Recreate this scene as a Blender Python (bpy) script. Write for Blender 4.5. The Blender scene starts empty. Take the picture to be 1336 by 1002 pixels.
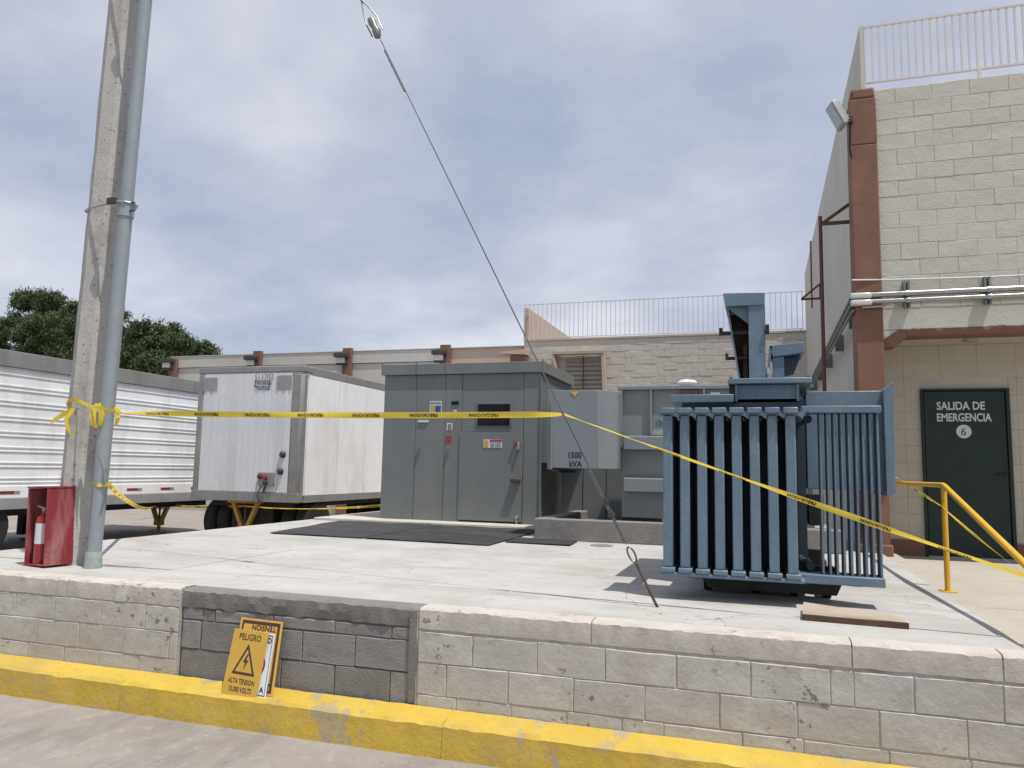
import bpy, math, random
import numpy as np
from math import radians, sin, cos, tan, pi, sqrt
from mathutils import Vector, Matrix
random.seed(7); rng = np.random.default_rng(11)
S = bpy.context.scene; COL = S.collection

# ------------------------------------------------------------------ camera, world, sun, exposure
F, W, HH, EYE = 1000.0, 1336.0, 1002.0, 0.9        # focal length in photograph pixels, eye above the platform
YAW, PITCH, ROLL = radians(18), radians(6.3), 0.02
RC = Matrix.Rotation(YAW, 3, 'Z') @ Matrix.Rotation(pi/2+PITCH, 3, 'X') @ Matrix.Rotation(ROLL, 3, 'Z')
cam = bpy.data.cameras.new('camera'); camo = bpy.data.objects.new('camera', cam); COL.objects.link(camo)
camo.matrix_world = Matrix.Translation((0, 0, EYE)) @ RC.to_4x4()
cam.sensor_width = 36; cam.lens = 36*F/W; cam.clip_end = 2000; cam.clip_start = .05
S.camera = camo
SUN_EL, SUN_AZ = radians(69.5), radians(-27)          # azimuth measured from +X towards +Y
sd = Vector((cos(SUN_EL)*cos(SUN_AZ), cos(SUN_EL)*sin(SUN_AZ), sin(SUN_EL)))
sl = bpy.data.lights.new('sun', 'SUN'); sl.energy = 3.6; sl.angle = radians(.6); sl.color = (1, .95, .87)
so = bpy.data.objects.new('sun', sl); COL.objects.link(so); so.location = sd*60
so.rotation_euler = sd.to_track_quat('Z', 'Y').to_euler()
wd = bpy.data.worlds.new('World'); S.world = wd; wd.use_nodes = True
wn, wl = wd.node_tree.nodes, wd.node_tree.links
for n in list(wn): wn.remove(n)
def wnode(t, **k):
    n = wn.new(t)
    for a, b in k.items(): setattr(n, a, b)
    return n
wo = wnode('ShaderNodeOutputWorld'); bg = wnode('ShaderNodeBackground'); bg.inputs[1].default_value = .1
sky = wnode('ShaderNodeTexSky', sky_type='NISHITA', sun_disc=False, sun_elevation=SUN_EL, sun_rotation=radians(90)-SUN_AZ)
sky.air_density = 1.0; sky.dust_density = 1.5; sky.altitude = 1500
tc = wnode('ShaderNodeTexCoord'); sp = wnode('ShaderNodeSeparateXYZ'); wl.new(tc.outputs['Generated'], sp.inputs[0])
zz = wnode('ShaderNodeMath', operation='MAXIMUM'); wl.new(sp.outputs[2], zz.inputs[0]); zz.inputs[1].default_value = 0
za = wnode('ShaderNodeMath', operation='ADD'); wl.new(zz.outputs[0], za.inputs[0]); za.inputs[1].default_value = .30
dv = wnode('ShaderNodeVectorMath', operation='DIVIDE'); cz = wnode('ShaderNodeCombineXYZ')
for i in range(3): wl.new(za.outputs[0], cz.inputs[i])
wl.new(tc.outputs['Generated'], dv.inputs[0]); wl.new(cz.outputs[0], dv.inputs[1])
mp = wnode('ShaderNodeMapping'); wl.new(dv.outputs[0], mp.inputs[0]); mp.inputs['Location'].default_value = (1.7, 4.1, 0); mp.inputs['Scale'].default_value = (1, 1.25, 0)
n1 = wnode('ShaderNodeTexNoise'); n1.inputs['Scale'].default_value = .85; n1.inputs['Detail'].default_value = 7; n1.inputs['Roughness'].default_value = .5; n1.inputs['Distortion'].default_value = .35
wl.new(mp.outputs[0], n1.inputs['Vector'])
n2 = wnode('ShaderNodeTexNoise'); n2.inputs['Scale'].default_value = 2.6; n2.inputs['Detail'].default_value = 8; n2.inputs['Roughness'].default_value = .55
wl.new(mp.outputs[0], n2.inputs['Vector'])
cmb = wnode('ShaderNodeMix', data_type='FLOAT'); cmb.inputs[0].default_value = .30; wl.new(n1.outputs[0], cmb.inputs[2]); wl.new(n2.outputs[0], cmb.inputs[3])
r2 = wnode('ShaderNodeValToRGB'); wl.new(cmb.outputs[0], r2.inputs[0]); ce_ = r2.color_ramp.elements
ce_[0].position = .37; ce_[0].color = (2.9, 3.5, 4.65, 1); ce_[1].position = .60; ce_[1].color = (6.2, 6.3, 6.8, 1)
k_ = ce_.new(.485); k_.color = (4.4, 4.65, 5.5, 1)
mx = wnode('ShaderNodeMix', data_type='RGBA'); mx.inputs[0].default_value = .88; wl.new(sky.outputs[0], mx.inputs[6]); wl.new(r2.outputs[0], mx.inputs[7])
wl.new(mx.outputs[2], bg.inputs[0]); wl.new(bg.outputs[0], wo.inputs[0])
vs = S.view_settings; vs.view_transform = 'Standard'; vs.look = 'None'; vs.exposure = .36; vs.gamma = 1; vs.use_curve_mapping = False

# ------------------------------------------------------------------ helpers
def ray(x, y): return RC @ Vector(((x-W/2)/F, -(y-HH/2)/F, -1))
def hit(x, y, ax, val):
    r = ray(x, y); c = (0, 0, EYE); t = (val-c[ax])/r[ax]
    return Vector((c[0]+r[0]*t, c[1]+r[1]*t, c[2]+r[2]*t))
def PV(x, y, v): return hit(x, y, 1, v)
def PZ(x, y, z=0): return hit(x, y, 2, z)
def PU(x, y, u): return hit(x, y, 0, u)

class MB:
    def __init__(s): s.v = []; s.f = []
    def add(s, vs_, fs):
        o = len(s.v); s.v += [tuple(p) for p in vs_]; s.f += [tuple(i+o for i in f) for f in fs]; return s
    def box(s, x0, x1, y0, y1, z0, z1, M=None):
        p = [Vector((x, y, z)) for x in (x0, x1) for y in (y0, y1) for z in (z0, z1)]
        if M is not None: p = [M @ q for q in p]
        return s.add(p, [(0, 1, 3, 2), (4, 6, 7, 5), (0, 4, 5, 1), (2, 3, 7, 6), (0, 2, 6, 4), (1, 5, 7, 3)])
    def prism(s, poly, a, b, axis='y'):
        n = len(poly)
        def P(p, t): return (p[0], t, p[1]) if axis == 'y' else ((t, p[0], p[1]) if axis == 'x' else (p[0], p[1], t))
        return s.add([P(p, a) for p in poly]+[P(p, b) for p in poly],
                     [tuple(range(n)), tuple(range(2*n-1, n-1, -1))]+[(i, i+n, (i+1) % n+n, (i+1) % n) for i in range(n)])
    def cyl(s, p0, p1, r0, r1=None, n=12, caps=True):
        p0 = Vector(p0); p1 = Vector(p1); r1 = r0 if r1 is None else r1
        d = (p1-p0).normalized(); a = d.orthogonal().normalized(); b = d.cross(a)
        vs_ = [p0+(a*cos(2*pi*i/n)+b*sin(2*pi*i/n))*r0 for i in range(n)]+[p1+(a*cos(2*pi*i/n)+b*sin(2*pi*i/n))*r1 for i in range(n)]
        fs = [(i, (i+1) % n, (i+1) % n+n, i+n) for i in range(n)]
        if caps: fs += [tuple(range(n-1, -1, -1)), tuple(range(n, 2*n))]
        return s.add(vs_, fs)
    def tube(s, pts, r, n=6):
        pts = [Vector(p) for p in pts]; rings = []; a = None
        for i, p in enumerate(pts):
            d = (pts[min(i+1, len(pts)-1)]-pts[max(i-1, 0)]).normalized()
            a = d.orthogonal().normalized() if a is None else (a-d*a.dot(d)).normalized()
            b = d.cross(a); rr = r[i] if isinstance(r, (list, tuple)) else r
            rings.append([p+(a*cos(2*pi*k/n)+b*sin(2*pi*k/n))*rr for k in range(n)])
        vs_ = [q for rg in rings for q in rg]; fs = []
        for i in range(len(rings)-1):
            for k in range(n): fs.append((i*n+k, i*n+(k+1) % n, (i+1)*n+(k+1) % n, (i+1)*n+k))
        fs += [tuple(range(n-1, -1, -1)), tuple(range((len(rings)-1)*n, len(rings)*n))]
        return s.add(vs_, fs)
    def lathe(s, c, prof, n=20, axis='z'):
        c = Vector(c); vs_ = []; m = len(prof)
        for r, h in prof:
            for k in range(n):
                a = 2*pi*k/n
                vs_.append(c+(Vector((r*cos(a), r*sin(a), h)) if axis == 'z' else Vector((h, r*cos(a), r*sin(a))) if axis == 'x' else Vector((r*sin(a), h, r*cos(a)))))
        fs = [(i*n+k, i*n+(k+1) % n, (i+1)*n+(k+1) % n, (i+1)*n+k) for i in range(m-1) for k in range(n)]
        fs += [tuple(range(n-1, -1, -1)), tuple(range((m-1)*n, m*n))]
        return s.add(vs_, fs)
    def block(s, x0, x1, z0, z1, yf, yb, c=.006, k=.0025):
        """bevel-fronted masonry unit facing -Y, its arrises a little uneven"""
        j = lambda: random.uniform(-k, k)
        fr = [(x0, z0), ((x0*2+x1)/3, z0), ((x0+2*x1)/3, z0), (x1, z0), (x1, (z0+z1)/2), (x1, z1), ((x0+2*x1)/3, z1), ((x0*2+x1)/3, z1), (x0, z1), (x0, (z0+z1)/2)]
        sx = [1, 0, 0, -1, -1, -1, 0, 0, 1, 1]; sz = [1, 1, 1, 1, 0, -1, -1, -1, -1, 0]; n = 10
        cc = [c*random.uniform(.5, 1.5) for _ in range(n)]
        ed = [(x+j(), z+j()) for x, z in fr]
        vs_ = [(x, yb, z) for x, z in fr]+[(x, yf+c, z) for x, z in ed]+[(x+sx[i]*cc[i], yf+j()*.8, z+sz[i]*cc[i]) for i, (x, z) in enumerate(ed)]
        fs = [tuple(range(2*n, 3*n))]+[(i+b*n, (i+1) % n+b*n, (i+1) % n+(b+1)*n, i+(b+1)*n) for b in (0, 1) for i in range(n)]
        return s.add(vs_, fs)
WLOC = {}
def link(o, parent, loc):
    COL.objects.link(o)
    if parent is not None:
        o.parent = parent; o.location = Vector(loc)-WLOC[parent.name]
    else: o.location = loc
    WLOC[o.name] = Vector(loc)
    return o
def build(mb, name, m, parent=None, bev=0, smooth=True, fix=True):
    v = np.array(mb.v, dtype=float); lo, hi = v.min(0), v.max(0); c = (lo+hi)/2
    if parent is None: c[2] = lo[2]
    me = bpy.data.meshes.new(name); me.from_pydata((v-c).tolist(), [], mb.f); me.materials.append(m)
    if fix:
        import bmesh
        bm = bmesh.new(); bm.from_mesh(me); bmesh.ops.recalc_face_normals(bm, faces=bm.faces); bm.to_mesh(me); bm.free()
    if smooth:
        me.polygons.foreach_set('use_smooth', [True]*len(me.polygons)); me.set_sharp_from_angle(angle=radians(32))
    o = bpy.data.objects.new(name, me); link(o, parent, Vector(c))
    if bev:
        b = o.modifiers.new('bevel', 'BEVEL'); b.width = bev; b.segments = 2; b.limit_method = 'ANGLE'; b.harden_normals = False
    return o
def empty(name, loc):
    o = bpy.data.objects.new(name, None); o.empty_display_size = .2; return link(o, None, Vector(loc))
def tag(o, label, cat, group=None):
    o['label'] = label; o['category'] = cat
    if group: o['group'] = group
    return o
def kind(o, k): o['kind'] = k; return o
def B(*a): return MB().box(*a)
def text(body, size, m, parent, origin, right, up, name='lettering', align='LEFT', thick=.0, sx=1.0, bold=0.0):
    cu = bpy.data.curves.new(name, 'FONT'); cu.body = body; cu.size = size; cu.align_x = align; cu.resolution_u = 3; cu.offset = bold
    t = bpy.data.objects.new('tmp', cu); COL.objects.link(t); bpy.context.view_layer.update()
    me = bpy.data.meshes.new_from_object(t.evaluated_get(bpy.context.evaluated_depsgraph_get()))
    bpy.data.objects.remove(t); bpy.data.curves.remove(cu)
    right = Vector(right).normalized(); up = Vector(up).normalized(); origin = Vector(origin)
    co = [origin+right*(p.co.x*sx)+up*p.co.y for p in me.vertices]
    fs = [tuple(p.vertices) for p in me.polygons]; bpy.data.meshes.remove(me)
    mb = MB(); mb.v = [tuple(p) for p in co]; mb.f = fs
    return build(mb, name, m, parent, smooth=False, fix=False)

# ------------------------------------------------------------------ materials
def mat(name, col, rough=.7, metal=0, var=.12, scale=3, stains=(), bump=0, bscale=80, rnd=0, spec=.4, streak=None, chips=None, coat=0, crack=0):
    m = bpy.data.materials.new(name); m.use_nodes = True; nt = m.node_tree; N = nt.nodes; L = nt.links
    bs = N['Principled BSDF']; bs.inputs['Roughness'].default_value = rough; bs.inputs['Metallic'].default_value = metal
    bs.inputs['Specular IOR Level'].default_value = spec
    if coat: bs.inputs['Coat Weight'].default_value = coat; bs.inputs['Coat Roughness'].default_value = .2
    g = N.new('ShaderNodeNewGeometry'); pos = g.outputs['Position']
    def noise(sc, det=5, ro=.6, vec=None):
        n = N.new('ShaderNodeTexNoise'); n.inputs['Scale'].default_value = sc; n.inputs['Detail'].default_value = det; n.inputs['Roughness'].default_value = ro
        L.new(vec or pos, n.inputs['Vector']); return n.outputs[0]
    def rng_(x, a, b, c, d):
        r = N.new('ShaderNodeMapRange'); r.inputs[1].default_value = a; r.inputs[2].default_value = b; r.inputs[3].default_value = c; r.inputs[4].default_value = d
        L.new(x, r.inputs[0]); return r.outputs[0]
    def mul(a, b):
        q = N.new('ShaderNodeMath'); q.operation = 'MULTIPLY'; L.new(a, q.inputs[0]); L.new(b, q.inputs[1]); return q.outputs[0]
    f = rng_(noise(scale), .25, .75, 1-var, 1+var)
    f = mul(f, rng_(noise(scale*9, 3), .3, .7, 1-var*.5, 1+var*.5))
    if rnd:
        oi = N.new('ShaderNodeObjectInfo'); f = mul(f, rng_(oi.outputs['Random'], 0, 1, 1-rnd, 1+rnd))
    cm = N.new('ShaderNodeMix'); cm.data_type = 'RGBA'; cm.blend_type = 'MULTIPLY'; cm.inputs[0].default_value = 1
    cm.inputs[6].default_value = (*col, 1); cc = N.new('ShaderNodeCombineColor')
    for i in range(3): L.new(f, cc.inputs[i])
    L.new(cc.outputs[0], cm.inputs[7]); out = cm.outputs[2]; hs = None
    for st in stains:                     # (colour, scale, lo, hi, amount[, vector scale])
        c2, sc, lo, hi, am = st[:5]; vec = None
        if len(st) > 5:
            mpn = N.new('ShaderNodeMapping'); mpn.inputs['Scale'].default_value = st[5]; mpn.inputs['Location'].default_value = (random.uniform(0, 9),)*3; L.new(pos, mpn.inputs[0]); vec = mpn.outputs[0]
        fac = rng_(noise(sc, 6, .65, vec), lo, hi, 0, am)
        if len(st) > 6: fac = mul(fac, rng_(noise(st[6], 2, .5), .5, .56, 0, 1))
        mm = N.new('ShaderNodeMix'); mm.data_type = 'RGBA'; L.new(fac, mm.inputs[0]); L.new(out, mm.inputs[6]); mm.inputs[7].default_value = (*c2, 1); out = mm.outputs[2]
        if chips: hs = fac
    if crack:
        vo = N.new('ShaderNodeTexVoronoi'); vo.feature = 'DISTANCE_TO_EDGE'; vo.inputs['Scale'].default_value = crack
        ns = N.new('ShaderNodeTexNoise'); ns.inputs['Scale'].default_value = 2.2; ns.inputs['Detail'].default_value = 5; L.new(pos, ns.inputs['Vector'])
        av = N.new('ShaderNodeVectorMath'); av.operation = 'MULTIPLY_ADD'; L.new(ns.outputs[1], av.inputs[0]); av.inputs[1].default_value = (.9, .9, .9); L.new(pos, av.inputs[2]); L.new(av.outputs[0], vo.inputs['Vector'])
        fac = mul(rng_(vo.outputs['Distance'], .0012, .004, .75, 0), rng_(noise(.7, 2), .48, .55, 0, 1))
        mm = N.new('ShaderNodeMix'); mm.data_type = 'RGBA'; L.new(fac, mm.inputs[0]); L.new(out, mm.inputs[6]); mm.inputs[7].default_value = (.10, .09, .08, 1); out = mm.outputs[2]
    L.new(out, bs.inputs['Base Color'])
    rr = rng_(noise(scale*3), .3, .7, max(0, rough-.1), min(1, rough+.1)); L.new(rr, bs.inputs['Roughness'])
    if bump:
        b = N.new('ShaderNodeBump'); b.inputs['Strength'].default_value = min(1, bump); b.inputs['Distance'].default_value = .01*max(1, bump)
        h = noise(bscale, 6, .65); h2 = noise(bscale*.17, 3, .5)
        ad = N.new('ShaderNodeMath'); ad.operation = 'ADD'; L.new(h, ad.inputs[0]); L.new(h2, ad.inputs[1]); hh = ad.outputs[0]
        if hs is not None:
            sb = N.new('ShaderNodeMath'); sb.operation = 'SUBTRACT'; L.new(hh, sb.inputs[0]); L.new(hs, sb.inputs[1]); hh = sb.outputs[0]
        L.new(hh, b.inputs['Height']); L.new(b.outputs[0], bs.inputs['Normal'])
    return m
M = {}
M['ground'] = mat('ground', (.27, .245, .225), .9, var=.10, scale=.5, stains=[((.18, .16, .15), 1.1, .48, .66, .5), ((.37, .35, .33), 7, .54, .64, .35), ((.1, .09, .085), 24, .62, .66, .5), ((.14, .13, .12), 2.5, .55, .65, .4, (1, .3, 1))], bump=.35, bscale=55)
M['slab'] = mat('slab_concrete', (.40, .395, .385), .85, var=.08, scale=.7, rnd=.035, stains=[((.30, .28, .255), .8, .46, .64, .55), ((.46, .455, .445), 1.6, .48, .64, .5, (.8, 1.3, 1)), ((.25, .23, .21), 6, .58, .66, .45), ((.29, .265, .24), 1.8, .53, .64, .45, (.6, 1.6, 1)), ((.16, .15, .14), 30, .63, .66, .5)], crack=.55, bump=.22, bscale=70)
M['slab_tan'] = mat('slab_concrete_tan', (.39, .36, .31), .88, var=.08, scale=.9, rnd=.03, stains=[((.3, .26, .21), 1.3, .5, .7, .5), ((.45, .43, .4), 3, .55, .7, .4)], bump=.22, bscale=70)
M['joint'] = mat('joint', (.13, .12, .11), .95)
M['pad'] = mat('pad_concrete', (.47, .44, .40), .88, var=.1, scale=2, stains=[((.25, .2, .17), 3, .55, .7, .6)], bump=.3)
M['plinth'] = mat('plinth_concrete', (.21, .20, .19), .92, var=.16, scale=3, stains=[((.11, .10, .095), 2.2, .5, .68, .6), ((.30, .28, .25), 5, .6, .7, .4)], bump=.5, bscale=45)
M['cream'] = mat('cream_painted_block', (.47, .455, .42), .82, var=.09, scale=4, rnd=.05, stains=[((.37, .32, .26), 2.0, .47, .66, .5, (1, 1, 2.2)), ((.34, .32, .29), 6, .55, .64, .45), ((.53, .51, .48), 4, .56, .64, .5), ((.13, .12, .11), 11, .585, .62, .8, (1, 1, 1), 1.6)], bump=.36, bscale=34, chips=1)
M['cap'] = mat('cap_worn_paint', (.47, .44, .405), .85, var=.10, scale=5, stains=[((.43, .37, .325), 2.2, .5, .64, .65), ((.56, .53, .50), 6, .58, .66, .7), ((.17, .15, .14), 11, .60, .63, .8, (1, 1, 1), 1.6)], bump=.35, bscale=42, chips=1)
M['mortar'] = mat('painted_mortar', (.42, .40, .37), .9, var=.12, scale=8, stains=[((.16, .14, .12), 5, .5, .66, .6)], bump=.4)
M['patch'] = mat('bare_grey_block', (.225, .22, .21), .92, var=.13, scale=5, rnd=.1, stains=[((.22, .215, .21), 4, .55, .7, .5), ((.09, .088, .085), 6, .6, .7, .5)], bump=.5, bscale=60)
M['patch_cap'] = mat('fresh_mortar_band', (.185, .18, .17), .9, var=.15, scale=6, stains=[((.18, .175, .17), 4, .55, .7, .5)], bump=.6, bscale=35)
M['patch_mortar'] = mat('dark_joint', (.11, .105, .1), .95, var=.2, scale=9, bump=.4)
M['kerb'] = mat('kerb_yellow', (.52, .36, .05), .6, var=.09, scale=3, stains=[((.60, .44, .11), 2.5, .5, .7, .4), ((.33, .29, .22), 5.5, .55, .59, .8, (1, 1, .5), 1.3), ((.40, .30, .10), 3, .5, .62, .5, (.5, 1, 1)), ((.33, .29, .2), 16, .62, .65, .7), ((.38, .24, .03), 1.5, .5, .75, .4)], bump=.5, bscale=30, chips=1)
M['wall_w'] = mat('building_block_paint', (.50, .495, .44), .85, var=.05, scale=2, rnd=.03, stains=[((.36, .33, .26), 1.4, .55, .8, .35)], bump=.5, bscale=48)
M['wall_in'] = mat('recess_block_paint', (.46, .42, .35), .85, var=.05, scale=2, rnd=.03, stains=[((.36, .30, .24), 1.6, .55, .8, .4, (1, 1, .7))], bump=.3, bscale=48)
M['wall_mortar'] = mat('wall_mortar', (.46, .45, .40), .9, var=.08, bump=.4)
M['side'] = mat('side_plaster', (.52, .50, .45), .85, var=.08, scale=1.2, stains=[((.42, .39, .34), 1, .5, .75, .5, (1, 1, .4)), ((.2, .16, .13), 4, .66, .72, .5)], bump=.25, bscale=25)
M['brown'] = mat('brown_paint', (.185, .098, .068), .78, var=.1, scale=3, stains=[((.30, .16, .11), 1.6, .5, .7, .45, (1, 1, .5)), ((.14, .06, .04), 7, .64, .7, .4)], bump=.3, bscale=50)
M['back'] = mat('back_wall_paint', (.50, .465, .42), .88, var=.07, scale=1.2, rnd=.02, stains=[((.42, .37, .32), .8, .5, .72, .5, (.4, 1, 2)), ((.54, .51, .47), 1.5, .54, .66, .5)], bump=.6, bscale=22)
M['back_mortar'] = mat('back_mortar', (.50, .465, .42), .9, var=.1)
M['wareh'] = mat('warehouse_paint', (.47, .455, .42), .88, var=.07, scale=.6, stains=[((.41, .385, .345), .5, .5, .7, .4, (1, 1, 2))], bump=.3, bscale=20)
M['pink'] = mat('pink_parapet', (.45, .36, .30), .85, var=.08, scale=1)
M['rail'] = mat('rail_beige', (.60, .57, .55), .6, var=.06)
M['rail2'] = mat('rail_grey', (.58, .54, .50), .6, var=.06)
M['gear'] = mat('switchgear_grey', (.165, .178, .18), .45, var=.045, scale=1.2, stains=[((.205, .21, .205), 1.6, .5, .65, .4, (1, 1, .3)), ((.13, .135, .13), 2.5, .55, .68, .3, (1, 1, .2))], spec=.35)
M['gear_side'] = mat('switchgear_side', (.125, .14, .145), .5, var=.06, scale=1.2)
M['gear_dark'] = mat('seam_dark', (.02, .022, .025), .7)
M['tx_grey'] = mat('transformer_grey', (.19, .215, .235), .42, var=.05, scale=1.5, stains=[((.24, .255, .265), 2, .5, .65, .35, (1, 1, .3))])
M['tx_grey2'] = mat('transformer_body_grey', (.20, .22, .225), .45, var=.06, scale=1.5)
M['blue'] = mat('transformer_blue', (.122, .178, .232), .42, var=.10, scale=3, stains=[((.18, .24, .285), 5, .52, .64, .5, (1, 1, .25)), ((.22, .23, .22), 16, .61, .64, .5), ((.08, .125, .175), 2.6, .52, .66, .45), ((.12, .075, .05), 20, .645, .665, .5)], spec=.45, bump=.06, bscale=50)
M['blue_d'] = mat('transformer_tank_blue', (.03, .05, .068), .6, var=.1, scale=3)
M['black'] = mat('black_steel', (.014, .014, .015), .55, var=.2)
M['glass'] = mat('dark_window', (.006, .006, .007), .12, var=.05, spec=.25)
M['galv'] = mat('galvanised', (.37, .40, .42), .38, .55, var=.1, scale=5, stains=[((.28, .31, .33), 6, .5, .7, .5, (1, 1, .3))])
M['pipe'] = mat('grey_conduit', (.28, .315, .335), .40, .25, var=.09, scale=3, stains=[((.33, .36, .37), 3, .5, .7, .5, (1, 1, .25))])
M['bright'] = mat('new_conduit', (.36, .36, .355), .3, .85, var=.1)
M['steel_g'] = mat('conduit_grey', (.20, .205, .20), .5, .4, var=.15)
M['pole'] = mat('pole_concrete', (.42, .412, .395), .9, var=.10, scale=2.5, stains=[((.25, .235, .22), 2.5, .5, .6, .6, (1, 1, .3)), ((.47, .46, .44), 4, .55, .65, .5), ((.12, .11, .10), 24, .62, .65, .7)], bump=.45, bscale=50, chips=1)
M['collar'] = mat('pale_green_collar', (.30, .36, .33), .85, var=.2, scale=20, bump=.6)
M['red'] = mat('faded_red_paint', (.22, .026, .034), .6, var=.18, scale=3, stains=[((.44, .22, .22), 4.5, .48, .66, .6, (1, 1, .22)), ((.13, .015, .02), 5, .6, .7, .5)], bump=.1)
M['red_in'] = mat('red_inside', (.12, .012, .016), .7, var=.2)
M['ext'] = mat('extinguisher_red', (.33, .02, .025), .3, var=.05, coat=.3)
M['label'] = mat('white_label', (.62, .63, .63), .5, var=.06, scale=10)
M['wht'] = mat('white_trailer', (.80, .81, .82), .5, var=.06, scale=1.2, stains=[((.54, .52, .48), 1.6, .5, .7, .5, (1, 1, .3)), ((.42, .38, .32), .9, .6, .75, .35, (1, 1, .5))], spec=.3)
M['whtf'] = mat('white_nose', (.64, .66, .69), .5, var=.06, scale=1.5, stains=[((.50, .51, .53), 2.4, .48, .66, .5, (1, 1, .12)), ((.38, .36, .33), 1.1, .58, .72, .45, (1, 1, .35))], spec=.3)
M['alum'] = mat('trailer_aluminium', (.27, .27, .265), .55, .3, var=.12, scale=4, stains=[((.19, .18, .17), 3, .5, .7, .5, (1, 1, .3))])
M['alum_d'] = mat('trailer_grey_panel', (.27, .275, .28), .6, .0, var=.15, scale=4)  # even grey of the marker plates, long trailer's bottom rail and reflector ends
M['rubber'] = mat('tyre_rubber', (.018, .018, .018), .9, var=.2)
M['rim'] = mat('wheel_rim', (.30, .285, .25), .6, .2, var=.15, scale=8)
M['axle'] = mat('underframe', (.02, .019, .018), .85, var=.2)
M['stand'] = mat('yellow_stand_paint', (.42, .26, .07), .7, var=.15, scale=6, stains=[((.2, .12, .05), 6, .55, .68, .7)])
M['refl_r'] = mat('red_reflector', (.22, .03, .03), .4); M['refl_w'] = mat('white_reflector', (.6, .6, .6), .4)
M['tape'] = mat('caution_tape', (.80, .64, .08), .38, var=.05, scale=9, spec=.5)
nt = M['tape'].node_tree; tb = nt.nodes.new('ShaderNodeBsdfTranslucent'); tb.inputs[0].default_value = (.85, .62, .06, 1); tm = nt.nodes.new('ShaderNodeMixShader'); tm.inputs[0].default_value = .4
nt.links.new(nt.nodes['Principled BSDF'].outputs[0], tm.inputs[1]); nt.links.new(tb.outputs[0], tm.inputs[2]); nt.links.new(tm.outputs[0], nt.nodes['Material Output'].inputs[0])
M['ink'] = mat('black_ink', (.022, .021, .020), .6); M['navy'] = mat('navy_ink', (.05, .055, .13), .5); M['greyink'] = mat('grey_ink', (.22, .23, .25), .6)
M['yrail'] = mat('yellow_rail_paint', (.62, .37, .03), .45, var=.08, scale=5, stains=[((.45, .26, .03), 6, .55, .7, .5)])
M['sign'] = mat('sign_yellow_ochre', (.52, .33, .055), .5, var=.06, scale=9, stains=[((.42, .26, .06), 7, .55, .7, .5)])
M['sign2'] = mat('sign_orange', (.62, .36, .08), .5, var=.05, scale=9); M['signw'] = mat('sign_white', (.62, .65, .68), .5, var=.05)
M['signbr'] = mat('sign_dark_border', (.055, .035, .025), .6); M['signred'] = mat('sign_red', (.33, .03, .05), .5); M['sblue'] = mat('sign_blue', (.03, .07, .25), .5)
M['door'] = mat('dark_green_door', (.006, .021, .016), .45, var=.08, scale=2); M['wht_ink'] = mat('white_lettering', (.55, .58, .56), .6, var=.05, scale=20)
M['mat'] = mat('rubber_mat', (.032, .033, .035), .75, var=.25, scale=2, rnd=.12, stains=[((.075, .075, .076), 1.6, .5, .66, .6, (1, 2.5, 1)), ((.15, .145, .14), 7, .66, .72, .35)], bump=.3, bscale=20)
M['rust'] = mat('rusty_steel', (.085, .05, .035), .85, var=.25, scale=8, stains=[((.18, .11, .075), 6, .5, .7, .5)], bump=.3)
M['board'] = mat('weathered_board', (.37, .32, .26), .85, var=.1, scale=5, stains=[((.25, .2, .15), 3, .5, .7, .4, (.4, 3, 1))], bump=.2)
M['frame_br'] = mat('red_oxide_steel', (.10, .042, .034), .7, var=.12, scale=6)
M['louvre'] = mat('louvre_slat', (.36, .31, .26), .75, var=.1, scale=3); M['dark'] = mat('dark_void', (.012, .011, .01), .9)
M['lamp'] = mat('lamp_housing', (.05, .045, .042), .6); M['lens'] = mat('lamp_lens', (.55, .55, .53), .3)
M['flood'] = mat('flood_grey', (.33, .34, .34), .4, .4, var=.08); M['fglass'] = mat('flood_glass', (.42, .46, .47), .15)
M['wire'] = mat('steel_strand', (.15, .155, .16), .45, .7, var=.2, scale=60)
M['insul'] = mat('insulator_porcelain', (.20, .195, .19), .3, var=.2, scale=40)
M['bark'] = mat('pine_bark', (.07, .05, .037), .95, var=.25, scale=6, bump=.6)
M['leaf'] = mat('pine_needles', (.062, .088, .034), .75, var=.4, scale=.9, stains=[((.085, .105, .04), .5, .5, .7, .6), ((.025, .05, .02), .8, .52, .7, .6)])
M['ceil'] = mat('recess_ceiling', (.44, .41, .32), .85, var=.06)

# ------------------------------------------------------------------ ground, kerb, platform
GZ = -.83
gx = MB(); gx.add([(-400, -200, GZ), (400, -200, GZ), (400, 500, GZ), (-400, 500, GZ)], [(0, 1, 2, 3)])
kind(build(gx, 'ground', M['ground']), 'structure')
def sweep(x0, x1, prof, name, m, parent, dx=.06, jit=.006, closed=True):
    """profile (y,z) swept along x with an uneven, hand-finished edge"""
    n = max(2, int((x1-x0)/dx)); k = len(prof); vs_ = []
    ph = [rng.normal(0, 1, n+1) for _ in range(2*k)]
    sm = [np.convolve(p, [.25, .5, .25], 'same')*jit for p in ph]
    for i in range(n+1):
        x = x0+(x1-x0)*i/n
        for q, (y, z, w) in enumerate(prof): vs_.append((x, y+sm[q][i]*w, z+sm[q+k][i]*w))
    fs = []
    for i in range(n):
        for q in range(k if closed else k-1): fs.append((i*k+q, i*k+(q+1) % k, (i+1)*k+(q+1) % k, (i+1)*k+q))
    fs += [tuple(range(k)), tuple(n*k+q for q in range(k-1, -1, -1))]
    o = build(MB().add(vs_, fs), name, m, parent, smooth=True); o.data.set_sharp_from_angle(angle=radians(16)); return o
kr = empty('kerb', (-2, 4.53, GZ)); kind(kr, 'structure')
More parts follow.
